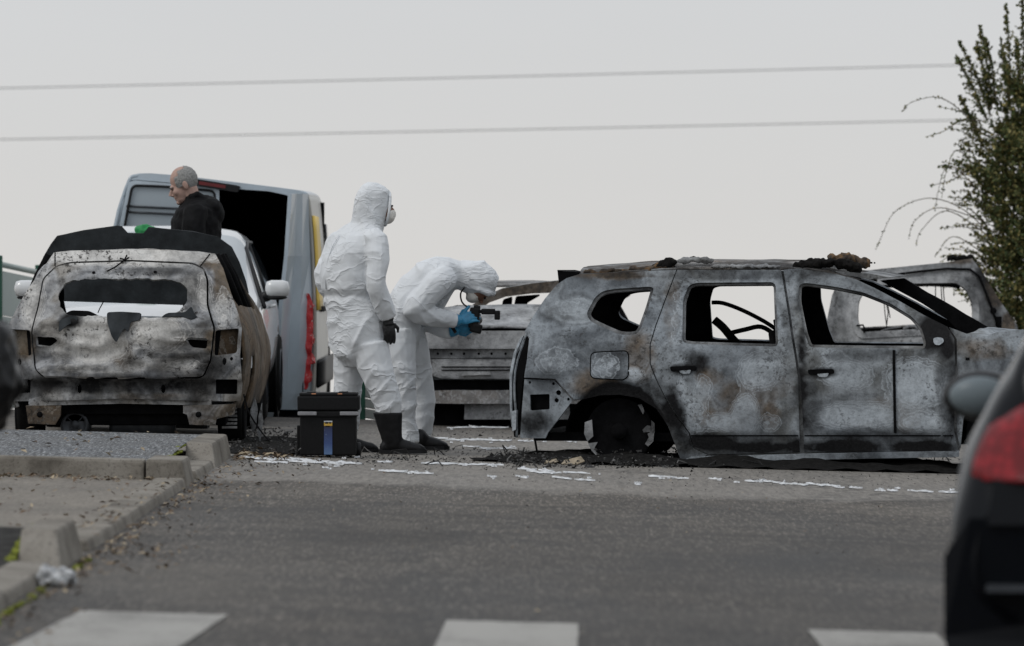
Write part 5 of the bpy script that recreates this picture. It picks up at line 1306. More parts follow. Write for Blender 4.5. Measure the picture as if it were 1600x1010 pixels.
# ---------------------------------------------------------------- black hatchback close by on the right
dark = empty('parked_car', (2.195, 17.6, gz(2.16, 18.5)), math.radians(-8))
tag(dark, 'black hatchback in the near right foreground with a red tail light', 'car')
kst = [(-.04, [(.62, .30), (.74, .40), (.75, .55), (.70, .66), (.62, .70), (.55, .74), (.45, .80), (0, .82)]),
       (.06, [(.70, .28), (.83, .42), (.835, .58), (.795, .72), (.74, .86), (.66, 1.00), (.55, 1.10), (0, 1.13)]),
       (.35, [(.72, .24), (.845, .42), (.85, .60), (.825, .78), (.765, .92), (.66, 1.10), (.50, 1.29), (0, 1.36)]),
       (.9, [(.74, .22), (.845, .42), (.855, .62), (.84, .80), (.77, .93), (.66, 1.14), (.50, 1.36), (0, 1.44)]),
       (1.9, [(.74, .22), (.845, .42), (.855, .62), (.84, .80), (.77, .92), (.66, 1.13), (.50, 1.37), (0, 1.45)]),
       (2.6, [(.74, .22), (.845, .42), (.85, .60), (.83, .78), (.79, .90), (.72, 1.05), (.60, 1.22), (0, 1.29)]),
       (3.1, [(.73, .22), (.84, .42), (.84, .60), (.81, .75), (.76, .85), (.68, .90), (.55, .93), (0, .95)]),
       (3.8, [(.60, .24), (.70, .40), (.70, .52), (.66, .62), (.60, .68), (.52, .71), (.40, .73), (0, .74)])]
rows = [[Vector((x, y_, z)) for x, z in s_] + [Vector((-x, y_, z)) for x, z in s_[-2::-1]] for y_, s_ in kst]
RGLASS = simple('dark rear glass', (.006, .007, .009), .35, 0, .08, .1, 3, 0)
def kcell(i, j):
    jj = j if j < 7 else 13 - j
    if i in (2, 3, 4) and jj in (4, 5): return 'side_window#%d' % (j > 7)
    if i == 1 and jj == 6: return 'rear_window'
    if i == 5 and jj == 6: return 'windscreen'
    if i in (2, 5) and jj == 0: return None
    return 'body'
shell(rows, kcell, {'body': DARKP, 'side_window#0': DGLASS, 'side_window#1': DGLASS, 'rear_window': RGLASS, 'windscreen': DGLASS}, dark, 4, 4, 0, None)
m_ = MB(); m_.prism([(-.82, .15), (.82, .15), (.84, .25), (.84, .50), (.76, .62), (-.76, .62), (-.84, .50), (-.84, .25)], lambda x, z: Vector((x * 1.02, -.10 + .10 * (abs(x) / .84) ** 6, z)), lambda x, z: Vector((x * 1.01, .34, z))); m_.build('rear_bumper', DARKP, dark)
m_ = MB(); m_.prism([(-.72, .395), (.72, .395), (.72, .415), (-.72, .415)], lambda x, z: Vector((x, -.112, z)), lambda x, z: Vector((x, 0, z))); m_.build('bumper_strip', MUFF, dark)
m_ = MB(); m_.prism([(-.72, .60), (.72, .60), (.70, .74), (-.70, .74)], lambda x, z: Vector((x, -.06 + .1 * (z - .6), z)), lambda x, z: Vector((x, .1, z))); m_.build('hatch', DARKP, dark)
m_ = MB(); m_.box((0, 1.9, .30), (1.5, 3.5, .3)); m_.build('underbody', BLKTRIM, dark)
for sx in (-1, 1):
    rr = []
    for z, w0, w1 in ((.735, .765, .50), (.77, .775, .46), (.84, .755, .45), (.92, .71, .47), (.975, .64, .50)):
        rr.append([Vector((sx * (w0 + (w1 - w0) * t_), .05 - .14 * (1 - (1 - t_) ** 2.2) + (z - .7) * .16 - .02, z)) for t_ in (0, .15, .35, .6, .8, 1)])
    shell(rr, lambda i, j: 'tail_light', {'tail_light': RED}, dark, 3, 3, .03)
    m_ = MB(); m_.ball((sx * .875, 2.28, .95), (.132, .075, .088), 18, 12); mo = m_.build('mirror', BLKTRIM, dark)
    m_ = MB(); m_.ball((sx * .875, 2.235, .95), (.108, .045, .068), 18, 12); m_.build('mirror_glass', glass('mirror glass', (.15, .18, .195), .3), mo)
    m_ = MB(); m_.tube([(sx * .76, 2.35, .89), (sx * .86, 2.30, .92)], .035, 8); m_.build('mirror_arm', BLKTRIM, mo)
    for y_ in (.68, 3.1):
        m_ = MB(); m_.lathe([(0, .08), (.18, .09), (.27, .09), (.295, .06), (.295, -.08), (.2, -.1)], (sx * .74, y_, .295), (sx, 0, 0), 24); m_.build('wheel', TYRE, dark)

# ---------------------------------------------------------------- fences, cables, bin
def barrier(name, label, pts, hpan, post_w, panels=True):
    b = empty(name, pts[0]); tag(b, label, 'barrier'); o0 = Vector(pts[0])
    for k, p in enumerate(pts):
        m_ = MB(); p = Vector(p); m_.box(p - o0 + Vector((0, 0, hpan / 2 + .03)), (post_w, post_w, hpan + .10), None, .01); m_.build('post', GREEN, b)
    for p, q in zip(pts, pts[1:]):
        p, q = Vector(p) - o0, Vector(q) - o0; d = (q - p).normalized(); s_ = p + d * post_w * .6; e_ = q - d * post_w * .6
        nrm = Vector((0, 0, 1)).cross(d).normalized() * .02
        for a, c, mat, nm in ((.05, .36, PANELG, 'panel'), (.36, .66, PANELG, 'panel'), (.66, .96, PANELG, 'panel')):
            m_ = MB(); lo, hi = hpan * a + .006, hpan * c - .006; z = Vector((0, 0, 1))
            m_.add([s_ + z * lo - nrm, e_ + z * lo - nrm, e_ + z * hi - nrm, s_ + z * hi - nrm, s_ + z * lo + nrm, e_ + z * lo + nrm, e_ + z * hi + nrm, s_ + z * hi + nrm], [(0, 1, 2, 3), (7, 6, 5, 4), (0, 4, 5, 1), (1, 5, 6, 2), (2, 6, 7, 3), (3, 7, 4, 0)]); m_.build(nm, mat, b)
        m_ = MB(); m_.tube([s_ + Vector((0, 0, hpan)), e_ + Vector((0, 0, hpan))], .03, 6); m_.build('top_rail', PANELG, b)
bp = [(-4.97, 55.0, gz(-5, 55)), (-4.75, 57.2, gz(-5, 57.2)), (-4.55, 59.4, gz(-5, 59.4) - .08), (-4.4, 61.6, gz(-5, 61.6) - .2), (-4.3, 63.8, gz(-5, 63.8) - .3)]
barrier('noise_barrier', 'pale green-grey barrier with green posts at the far left', bp, 1.46, .085)
bq = [(W(566, 0, 50.5).x, 50.5, gz(-1.3, 50.5) - .0), (W(566, 0, 50.5).x + .33, 53.2, gz(-1, 53.2) - .02)]
barrier('roadside_barrier', 'low pale roadside barrier with a green post beyond the toolbox', bq, .30, .055)
for k, (ya, yb) in enumerate(((137, 101), (217, 187))):
    D = 150.0
    pts = []
    for j in range(61):
        t_ = j / 60; px = -3000 + 7600 * t_
        yv = ya + (yb - ya) * px / 1500 + 9 * ((px - 700) / 2500) ** 2 * -1 + 2
        pts.append(W(px, yv, D + 6 * (t_ - .5)))
    m_ = MB(); m_.tube(pts, .013, 6); o = m_.build('power_line', CABLE)
    tag(o, ('upper' if k == 0 else 'lower') + ' of the two overhead power lines crossing the sky', 'power line', 'overhead power lines')
# bin liner on a hoop at the left edge of the view
bx, by = -1.86, 21.5
bin_ = empty('litter_bin', (bx - .16, by, gz(bx, by) + .035)); tag(bin_, 'black plastic bin liner hanging from a hoop at the left edge', 'litter bin')
m_ = MB(); m_.tube([(-.2, 0, 0), (-.2, 0, 1.05)], .03, 10); m_.build('post', GREEN, bin_)
m_ = MB(); m_.tube([Vector((-.06 + .11 * math.cos(k * .2618), .11 * math.sin(k * .2618), 1.03)) for k in range(25)], .010, 6, False); m_.build('hoop', BLKTRIM, bin_)
mb_ = MB(); mb_.rings([(Vector((-.0, 0, z)), Vector((r_, 0, 0)), Vector((0, r_, 0))) for z, r_ in ((.60, .02), (.63, .07), (.70, .13), (.80, .175), (.88, .17), (.96, .13), (1.04, .10))], 22)
BAGM = simple('black plastic film', (.005, .005, .0055), .3, 0, .25, .2, 14, .6)
me = remesh(mb_, .014, lambda p, n: n * (.035 * nz((p.x, p.y, p.z * .45), 11, 1) + .02 * nz((p.x, p.y, p.z * .6), 24, 6)), 1)
mesh_ob('bin_liner', me, BAGM, bin_)

# ---------------------------------------------------------------- evergreen shrub at the right edge
TX, TY = W(1672, 0, 60).x, 60.0
tree = empty('evergreen_shrub', (TX, TY, gz(TX, TY))); tag(tree, 'tall dark evergreen shrub with long loose shoots at the right edge', 'shrub')
tz = lambda py: CH - (py - HY) * 60 / F - gz(TX, TY)
m_ = MB()
for k in range(7):
    a = k * .9; m_.tube(crspline([(.1 * math.cos(a), .1 * math.sin(a), 0), (.2 * math.cos(a), .2 * math.sin(a), 1.2), (.4 * math.cos(a + .3), .4 * math.sin(a + .3), 2.4), (.5 * math.cos(a + .4), .5 * math.sin(a + .4), 3.4)], 3), [.06 * (1 - i / 11) + .008 for i in range(10)], 6)
m_.build('trunk', TWIG, tree)
lv = MB(); tw = MB()
def lf(p, d, s_):
    d = d.normalized(); a = d.orthogonal().normalized(); b = d.cross(a); w_ = rnd(0, 6.28); sd_ = (a * math.cos(w_) + b * math.sin(w_)) * s_ * .38
    lv.v += [p, p + d * s_ * .5 + sd_, p + d * s_, p + d * s_ * .5 - sd_]; n0 = len(lv.v) - 4
    lv.f.append((n0, n0 + 1, n0 + 2, n0 + 3)); lv.sm.append(False)
def shoot(path, n, s0, s1, r=.006):
    P_ = crspline(path, 8); L = len(P_); tw.tube(P_, [r * (1 - .75 * i / L) for i in range(L)], 4)
    for k in range(n):
        t_ = random.random() ** .8; i = min(L - 2, int(t_ * (L - 1))); q = P_[i].lerp(P_[i + 1], random.random()); d = (P_[i + 1] - P_[i]).normalized()
        o_ = Vector((rnd(-1, 1), rnd(-1, 1), rnd(-1, 1))); lf(q, (o_ + d * .6), rnd(s0, s1))
def sprig(p, d, L, n, s0, s1, side=3):
    path = [p, p + d * L * .5 + Vector((rnd(-.03, .03), rnd(-.03, .03), 0)), p + d * L]
    shoot(path, n, s0, s1, .004)
    for _ in range(side):
        t_ = rnd(.2, .85); q = p + d * L * t_; dd = (d + Vector((rnd(-1, 1), rnd(-1, 1), rnd(-.3, .6))) * .9).normalized()
        shoot([q, q + dd * L * .2, q + dd * L * .36], max(4, n // 4), s0, s1, .003)
def rad(z): return (1.02 if z < 2.9 else 1.02 - .5 * (z - 2.9)) * (.9 + .1 * math.sin(z * 5))
for k in range(2000):
    z = rnd(.05, 3.75); a = rnd(1.7, 4.9) if k < 1550 else rnd(-1.4, 1.7); r0 = rad(z) * rnd(.15, .92)
    p = Vector((r0 * math.cos(a), r0 * math.sin(a), z))
    d = Vector((math.cos(a) * rnd(.3, 1), math.sin(a) * rnd(.3, 1), rnd(.1, 1.0))).normalized()
    sprig(p, d, rnd(.2, .45), 40, .024, .052, 2)
def upx(px, py, y_=0.0): return Vector(((px - 800) * 60 / F - TX, y_, tz(py)))
for (bx_, by_), (ex, ey) in (((1540, 190), (1492, 90)), ((1545, 170), (1498, 66)), ((1550, 170), (1530, 42)), ((1548, 180), (1524, 68)), ((1556, 165), (1540, 60)), ((1575, 160), (1572, 8)), ((1580, 170), (1566, 60)), ((1600, 150), (1595, -14)), ((1590, 170), (1586, 60)), ((1612, 150), (1616, -30)), ((1630, 140), (1640, -40)), ((1650, 140), (1665, -30)), ((1680, 150), (1700, -10)), ((1535, 230), (1500, 150))):
    p = upx(bx_, by_, rnd(-.2, .3)); q = upx(ex, ey, rnd(-.2, .3)); d = q - p; shoot([p, p + d * .5 + Vector((.02, 0, .0)), q], 230, .02, .042, .007)
    for _ in range(40):
        t_ = rnd(.0, .92); c0 = p + d * t_; dd = (d.normalized() * .5 + Vector((rnd(-1, 1), rnd(-1, 1), rnd(-.2, .5)))).normalized(); shoot([c0, c0 + dd * .04, c0 + dd * rnd(.08, .22) * (1.1 - t_)], 11, .018, .036, .003)
for pth, n in (([(1530, 205), (1490, 165), (1460, 152), (1425, 160), (1412, 172)], 60), ([(1530, 190), (1500, 190), (1475, 205), (1448, 214)], 60), ([(1540, 360), (1500, 325), (1450, 310), (1400, 330), (1378, 370), (1370, 390)], 46), ([(1530, 270), (1495, 235), (1478, 270), (1472, 310)], 50), ([(1545, 350), (1470, 325), (1430, 345), (1420, 375)], 26), ([(1545, 370), (1480, 330), (1440, 360), (1432, 385)], 22), ([(1535, 250), (1490, 280), (1455, 290)], 60), ([(1540, 400), (1490, 370), (1462, 400)], 40), ([(1530, 300), (1480, 260), (1460, 330)], 30), ([(1545, 430), (1500, 400), (1470, 410), (1462, 440)], 40)):
    shoot([upx(x, y_, -.1 + .05 * i) for i, (x, y_) in enumerate(pth)], n, .014, .032, .006)
for k in range(60):
    py = rnd(190, 480); p = upx(1545 + rnd(-10, 20), py, rnd(-.3, .5)); q = p + Vector((-rnd(.2, .5), rnd(-.2, .2), rnd(-.05, .25))); shoot([p, p.lerp(q, .5) + Vector((0, 0, .03)), q], 40, .016, .036, .005)
lv.build('crown', LEAF, tree, False) if False else put('crown', lv.v, lv.f, LEAF, tree)
tw.build('shoots', TWIG, tree)

# ---------------------------------------------------------------- toolbox
tb = empty('toolbox', (W(513, 0, 39.1).x, 39.1, gz(-1.25, 39.1))); tag(tb, 'black wheeled toolbox standing on the road beside the rubber boot', 'toolbox')
k = 39.1 / F
m_ = MB(); m_.box((-.003, .14, .165), (.385, .28, .30), None, .012); m_.box((0, .135, .30), (.40, .30, .04), None, .008); lo = m_.build('lower_box', BLKPLA, tb)
m_ = MB(); m_.box((0, .135, .375), (.425, .31, .10), None, .012); m_.box((0, .135, .435), (.40, .29, .022), None, .008); m_.box((-.12, .135, .447), (.06, .2, .01)); m_.box((.1, .135, .447), (.06, .2, .01)); up = m_.build('lid', BLKPLA, tb)
for x in (-.145, .145):
    m_ = MB(); m_.box((x, -.026, .305), (.13, .014, .026), None, .005); m_.build('latch', GREYPL, tb)
for x, c in ((-.10, 'amber'), (.08, 'amber')):
    m_ = MB(); m_.box((x, -.010, .440), (.03, .006, .008)); m_.build('clip', simple('clip orange', (.45, .2, .1), .5), tb)
t = NT('blue printed sticker'); sx_ = t.n.new('ShaderNodeSeparateXYZ'); t.link(t.co(), sx_.inputs[0]); zz = sx_.outputs[2]
prt = t.noise(t.map(t.co(), (1, 1, .5)), 60, 4, .7)
cz = t.ramp(t.math('MULTIPLY', zz, 1 / .25), [(0.0, (.10, .18, .34)), (.3, (.035, .07, .20)), (.7, (.02, .03, .09)), (.78, (.02, .02, .03)), (.80, (.55, .33, .04)), (.875, (.55, .33, .04)), (.88, (.02, .02, .02)), (.90, (.5, .53, .56)), (.99, (.5, .53, .56))], 'LINEAR')
STK = t.done(t.mix(t.ramp(prt, [(.62, 0.0), (.68, .5)]), cz, (.45, .5, .55)), .35)
st = put('sticker', [(-.038, -.0035, 0), (.019, -.0035, 0), (.019, -.0035, .232), (-.038, -.0035, .232)], [(0, 1, 2, 3)], STK, tb); st.location = (.008, 0, .022)
for x, w_, z, h_ in ((-.030, .022, .212, .012), (-.002, .012, .212, .012), (-.028, .030, .190, .008)):
    put('sticker_print', [(x, -.0042, z), (x + w_, -.0042, z), (x + w_, -.0042, z + h_), (x, -.0042, z + h_)], [(0, 1, 2, 3)], BLKPLA, st)
for x in (-.185, .18):
    m_ = MB(); m_.lathe([(0, -.02), (.045, -.02), (.05, -.012), (.05, .012), (.045, .02), (0, .02)], (x * 1.1, .22, .05), (1, 0, 0), 16); m_.build('wheel', RUBBER, tb)
m_ = MB(); m_.box((-.205, .16, .12), (.03, .12, .2), None, .008); m_.build('side_handle', BLKPLA, tb)

# scraps on the road
sc = [W(895, 722, 39.2), W(862, 724, 39.2), W(908, 722, 39.3)]
for p, s_, w_, lb in ((G(896, 729), .085, .04, 'torn beige scrap lying in the ash by the rear wheel of the SUV'), (G(862, 727), .05, .02, 'small beige scrap in the ash below the SUV bumper bracket')):
    m_ = MB(); vs = [Vector((-s_, 0, 0)), Vector((s_ * .3, .02, .0)), Vector((s_ * .9, .03, w_ * .5)), Vector((s_ * .6, .05, w_ * 1.3)), Vector((-.1 * s_, .05, w_ * .9)), Vector((-s_ * .8, .04, w_ * .6))]
    m_.add(vs, [tuple(range(6))]); o = m_.build('scrap', CARD); o.location = p + Vector((0, -.05, .012)); md = o.modifiers.new('s', 'SOLIDIFY'); md.thickness = .008; tag(o, lb, 'scrap')
# crumpled plastic by the kerb
p = G(88, 917); mb_ = MB()
for _ in range(9): mb_.ball((rnd(-.06, .05), rnd(-.06, .06), rnd(.02, .05)), (rnd(.02, .04), rnd(.02, .05), rnd(.015, .035)), 8, 6)
mb_.ball((-.05, 0, .05), (.02, .03, .05), 8, 6)
t = NT('crumpled clear plastic'); t.done(t.ramp(t.noise(t.co(), 30, 4), [(.35, (.22, .23, .24)), (.65, (.62, .63, .64))]), .25, t.bump(t.noise(t.co(), 40, 3), .8, .02)); t.b.inputs['Alpha'].default_value = .8
o = mesh_ob('plastic_bag', remesh(mb_, .007, lambda p_, n: n * (.02 * nz(p_, 35, 1) + .02 * abs(nz(p_, 18, 5))), 0), t.m); o.location = p
tag(o, 'crumpled clear plastic bag lying beside the near kerb stone', 'plastic bag')
# twig on the small island
m_ = MB(); b0 = Vector((-2.28, 24.3, gz(-2.3, 24) + .10)); m_.tube(crspline([Vector((-.12, 0, .085)), Vector((-.06, -.02, .075)), Vector((0, 0, .03)), Vector((.035, .02, -.01))], 4), .006, 5)
o = m_.build('twig', TWIG); o.location = b0; tag(o, 'bare bent twig lying by the near kerb corner', 'twig')
# ================================================================ people
def ridge(p, s_, o_): return 1 - 2.2 * abs(nz(p, s_, o_))
def suit_fold(k=1.0):
    def f(p, n):
        q = p + Vector((nz(p, 3, 31), nz(p, 3, 37), nz(p, 3, 41))) * .09
        a = Vector((q.x * .70 + q.z * .71, q.y, (-q.x * .71 + q.z * .70) * 2.3)) * .55; b = Vector((q.x * .5 - q.z * .87, q.y, (q.x * .87 + q.z * .5) * 2.2)) * .58
        m1 = min(1, max(0, .5 + 2.2 * nz(p, 3.4, 51))); r1 = max(0, 1 - 4.0 * abs(nz(a, 4.2, 1))); r2 = max(0, 1 - 4.5 * abs(nz(b, 4.6, 8)))
        d = (.016 * r1 ** 1.5 * m1 + .015 * r2 ** 1.5 * (1 - m1)) * (.55 + .9 * max(0, nz(p, 2.3, 77) + .2)) + .016 * nz(p, 4.5, 3) - .002
        return n * (d * k)
    return f
def jacket_fold(p, n): return n * (.010 * nz((p.x, p.y, p.z * 1.5), 8, 2) + .005 * ridge(p, 15, 5))
def hand(mb_, wrist, d, up, size=1.0, curl=.6, thumb=1, spread=.18):
    "palm and five bent fingers; d points along the hand, up is the back of the hand"
    d = Vector(d).normalized(); up = (Vector(up) - d * Vector(up).dot(d)).normalized(); sd_ = d.cross(up); w_ = Vector(wrist)
    R_ = Matrix((sd_, d, up)).transposed()
    mb_.ball(w_ + d * .05 * size, (.042 * size, .058 * size, .018 * size), 12, 8, R_)
    mb_.tube([w_ - d * .03 * size, w_ + d * .03 * size], [.033 * size, .034 * size], 10)
    for k, (o_, L, r_) in enumerate(((-.032, .072, .0092), (-.011, .082, .0098), (.011, .077, .0095), (.031, .060, .0085))):
        b = w_ + d * .095 * size + sd_ * o_ * size; dd = (d + sd_ * o_ * spread * 10 * .3).normalized(); path = [b - d * .03 * size, b]; c_ = curl * (.9 + .1 * k); a_ = 0
        for seg in (.45, .32, .23):
            a_ += c_; path.append(path[-1] + (dd * math.cos(a_) - up * math.sin(a_)) * L * seg * size)
        mb_.tube(path, [r_ * size * q for q in (1.1, 1.05, 1.0, .92, .75)], 8)
    b = w_ + d * .035 * size - sd_ * thumb * .036 * size
    mb_.tube([b - d * .012, b, b + (d * .6 - sd_ * thumb * .7 - up * .3).normalized() * .035 * size, b + (d * .9 - sd_ * thumb * .5 - up * .6).normalized() * .065 * size], [.015 * size, .014 * size, .0115 * size, .0085 * size], 8)
def boot(name, parent, ankle, toe_dir, shaft, r_top, mat, length=.31, low=False):
    "one-piece boot standing on local z = 0"
    a = Vector(ankle); d = Vector(toe_dir).normalized(); s_ = Vector((-d.y, d.x, 0)); zv = Vector((0, 0, 1)); mb_ = MB()
    if not low:
        top = Vector(shaft); mb_.rings([(a.lerp(top, t_), s_ * (.062 + (r_top - .062) * t_), d * (.068 + (r_top - .06) * t_)) for t_ in (0, .2, .45, .7, .9, 1)], 18)
    heel = a - d * .085; heel.z = 0
    mb_.rings([(heel + d * length * t_ + zv * h / 2, s_ * w_, zv * h / 2) for t_, w_, h in ((0, .025, .07), (.06, .037, .10), (.2, .041, .13), (.35, .042, .135), (.5, .046, .105), (.68, .052, .085), (.85, .048, .07), (.96, .03, .05), (1, .012, .03))], 16)
    mb_.ball(a + zv * .0, (.062, .062, .07), 12, 8)
    o_ = mesh_ob(name, remesh(mb_, .009, lambda p, n: n * .003 * nz(p, 22, 3), 2), mat, parent)
    m_ = MB(); c0 = [(heel + d * length * t_, w_) for t_, w_ in ((-.02, .03), (.06, .042), (.25, .043), (.4, .041), (.6, .052), (.85, .052), (.98, .03), (1.02, .01))]
    pl_ = [(p + s_ * w_) for p, w_ in c0] + [(p - s_ * w_) for p, w_ in reversed(c0)]
    n_ = len(pl_); vs = [Vector((p.x, p.y, .001)) for p in pl_] + [Vector((p.x, p.y, .028)) for p in pl_]
    m_.add(vs, [tuple(range(n_))[::-1], tuple(range(n_, 2 * n_))] + [(i, (i + 1) % n_, n_ + (i + 1) % n_, n_ + i) for i in range(n_)])
    m_.build('sole', RUBBER, o_)
    return o_
ZV = Vector((0, 0, 1))

# ---------------------------------------------------------------- standing figure in white coverall
DA = 40.3; ka = DA / F
pa = empty('person', (W(600, 0, DA).x, DA, gz(W(600, 0, DA).x, DA))); tag(pa, 'person in white hooded coverall standing with back turned beside the black toolbox', 'person')
az = lambda py: CH - (py - HY) * ka - pa.location.z
def A(px, py, y_=0.0): return Vector(((px - 600) * ka, y_, az(py)))
th = math.radians(33); fa = Vector((math.cos(th), math.sin(th), 0)); ra = Vector((math.sin(th), -math.cos(th), 0))
mb_ = MB()
mb_.rings([(A(px, py), ra * a_, fa * b_) for px, py, a_, b_ in ((561, 572, .10, .10), (560, 556, .19, .165), (559, 535, .235, .19), (557, 512, .245, .195), (553, 490, .235, .19), (548, 470, .222, .182), (547, 462, .205, .170), (546, 452, .232, .19), (547, 432, .245, .195), (550, 405, .250, .19), (555, 384, .245, .175), (560, 368, .215, .15), (566, 358, .15, .13), (571, 350, .115, .115))], 26)
fh = Vector((math.cos(math.radians(14)), math.sin(math.radians(14)), 0)); rh = Vector((fh.y, -fh.x, 0))
mb_.rings([(A(px, py), rh * a_, fh * b_) for px, py, a_, b_ in ((569, 362, .125, .12), (573, 352, .115, .118), (577, 340, .112, .124), (580, 326, .112, .132), (582, 312, .110, .132), (583, 301, .098, .118), (583, 292, .072, .085), (582, 286, .03, .035))], 22)
# arms
sr = A(560, 378) + ra * .235; er = A(589, 441, -.265); wr_ = A(607, 495, -.17)
mb_.tube(crspline([sr + Vector((-.05, .03, .01)), sr, sr.lerp(er, .5) + Vector((.01, -.02, 0)), er, er.lerp(wr_, .5), wr_], 3), [.08, .084, .086, .086, .084, .082, .08, .079, .078, .077, .075, .072, .068, .062, .058, .055], 14)
sl_ = A(556, 380) - ra * .20; el_ = A(508, 441, .14); wl_ = A(540, 482, .26)
mb_.tube(crspline([sl_ + Vector((.05, -.03, 0)), sl_, sl_.lerp(el_, .5) + Vector((-.015, 0, 0)), el_, el_.lerp(wl_, .5), wl_], 3), [.08, .085, .088, .09, .09, .088, .086, .085, .084, .082, .08, .076, .07, .064, .06, .056], 14)
# legs
mb_.tube(crspline([A(578, 540, -.09), A(590, 580, -.11), A(603, 616, -.10), A(608, 642, -.08), A(609, 656, -.07)], 3), [.145, .135, .126, .118, .111, .106, .102, .099, .097, .095, .092, .086, .07], 16)
mb_.tube(crspline([A(549, 540, .09), A(546, 580, .12), A(541, 618, .13), A(538, 660, .14), A(538, 676, .14)], 3), [.135, .126, .12, .114, .109, .105, .102, .1, .098, .096, .094, .09, .08], 16)
sa = mesh_ob('coverall', remesh(mb_, .0085, suit_fold(1.0), 2), SUIT, pa)
# back and waist seams
m_ = MB(); m_.tube([A(px, py) + Vector((-.0, 0, 0)) - fa * b_ + ra * .0 for px, py, b_ in ((547, 452, .20), (547, 432, .205), (550, 405, .20), (555, 384, .185), (560, 368, .16))], .004, 5); m_.build('back_seam', SUIT, sa)
# face in the hood
hc = A(583, 322)
m_ = MB(); m_.ball(hc + fh * .068 - ZV * .03, (.070, .066, .098), 16, 12, Matrix((fh, rh, ZV)).transposed()); m_.tube([hc + fh * .132 - ZV * .012, hc + fh * .150 - ZV * .042], [.010, .014], 8)
mesh_ob('face', remesh(m_, .006, None, 2), SKIND, pa)
m_ = MB(); m_.ball(hc + fh * .105 - ZV * .072, (.052, .058, .055), 16, 12, Matrix((fh, rh, ZV)).transposed()); m_.ball(hc + fh * .14 - ZV * .06, (.024, .03, .035), 12, 8, Matrix((fh, rh, ZV)).transposed())
mesh_ob('face_mask', remesh(m_, .006, lambda p, n: n * .003 * ridge(p, 30, 2), 1), MASK, pa)
for s_ in (-1, 1):
    m_ = MB(); m_.ball(hc + fh * .132 + rh * s_ * .03 + ZV * .0, (.008, .012, .007), 8, 6); m_.build('eye', BLKPLA, pa)
m_ = MB(); rim = []
for k in range(25):
    a_ = 2 * math.pi * k / 24; rim.append(hc + fh * (.100 - .035 * math.cos(a_) * -.4) + rh * .085 * math.sin(a_) + ZV * (.118 * math.cos(a_) - .02))
m_.tube(rim, .011, 8, False); mesh_ob('hood_rim', remesh(m_, .005, None, 1), SUIT, sa)
# gloves and boots
m_ = MB(); hand(m_, A(607, 500, -.17), A(610, 530, -.17) - A(607, 500, -.17), ra * .9 - fa * .3, 1.12, .42, 1)
m_.tube([A(606, 490, -.17), A(607, 500, -.17)], [.050, .042], 12)
mesh_ob('glove', remesh(m_, .0045, lambda p, n: n * .0012 * nz(p, 60, 2), 1), KGLOVE, pa)
m_ = MB(); hand(m_, A(542, 485, .27), Vector((.5, .3, -.6)), Vector((-.3, .8, .2)), 1.05, .5, -1)
mesh_ob('glove', remesh(m_, .0045, None, 1), KGLOVE, pa)
bd = Vector((.97, .22, 0))
boot('boot', pa, A(613, 692, -.07), bd, A(606, 644, -.08), .098, RUBBER, .33)
boot('boot', pa, A(538, 690, .14), bd, A(538, 650, .14), .096, RUBBER, .33)

# ---------------------------------------------------------------- bending photographer in white coverall
DB = 41.3; kb = DB / F
pb = empty('person', (W(640, 0, DB).x, DB, gz(W(640, 0, DB).x, DB))); tag(pb, 'person in white coverall and blue gloves bending forward to take a photograph', 'person')
bz = lambda py: CH - (py - HY) * kb - pb.location.z
def B(px, py, y_=0.0): return Vector(((px - 640) * kb, y_, bz(py)))
mb_ = MB(); YV = Vector((0, 1, 0))
def ringB(px, py, ang, a_, b_): # ang: direction of the spine in the picture plane
    n_ = Vector((-math.sin(math.radians(ang)), 0, math.cos(math.radians(ang)))); return (B(px, py), YV * a_, n_ * b_)
mb_.rings([ringB(631, 548, 95, .11, .09), ringB(629, 532, 95, .185, .13), ringB(627, 512, 88, .215, .145), ringB(631, 490, 75, .22, .145), ringB(640, 470, 60, .22, .145), ringB(653, 453, 45, .225, .15), ringB(670, 441, 28, .235, .155), ringB(688, 434, 12, .24, .155), ringB(702, 431, 2, .21, .14), ringB(712, 430, -5, .15, .115), ringB(720, 431, -8, .12, .10)], 24)
# hood
mb_.rings([ringB(714, 430, 0, .115, .105), ringB(722, 431, -5, .118, .112), ringB(734, 434, -10, .12, .122), ringB(747, 437, -12, .118, .126), ringB(759, 440, -14, .108, .112), ringB(769, 442, -15, .085, .086), ringB(776, 444, -15, .045, .045)], 20)
mb_.tube([B(726, 440, -.07), B(748, 452, -.085), B(762, 459, -.06), B(768, 458, 0), B(762, 459, .06), B(748, 452, .085)], .028, 10)
nsh = B(692, 438, -.19); nel = B(651, 484, -.24); nwr = B(713, 501, -.13)
mb_.tube(crspline([nsh + Vector((.02, .08, 0)), nsh, nsh.lerp(nel, .5) + Vector((0, -.02, .02)), nel, nel.lerp(nwr, .45) + Vector((0, 0, -.01)), nwr], 3), [.09, .095, .10, .10, .10, .10, .098, .096, .093, .09, .084, .078, .072, .066, .06, .055], 14)
fsh = B(695, 442, .19); fel = B(662, 497, .20); fwr = B(706, 518, -.02)
mb_.tube(crspline([fsh + Vector((0, -.08, 0)), fsh, fsh.lerp(fel, .5), fel, fel.lerp(fwr, .5) + Vector((0, 0, -.01)), fwr], 3), [.085, .09, .092, .092, .09, .09, .09, .088, .085, .08, .076, .07, .064, .06, .056, .05], 14)
mb_.tube(crspline([B(623, 520, -.10), B(627, 560, -.13), B(630, 600, -.14), B(634, 650, -.13), B(637, 690, -.12)], 3), [.135, .130, .122, .114, .106, .10, .096, .092, .088, .086, .085, .085, .085], 16)
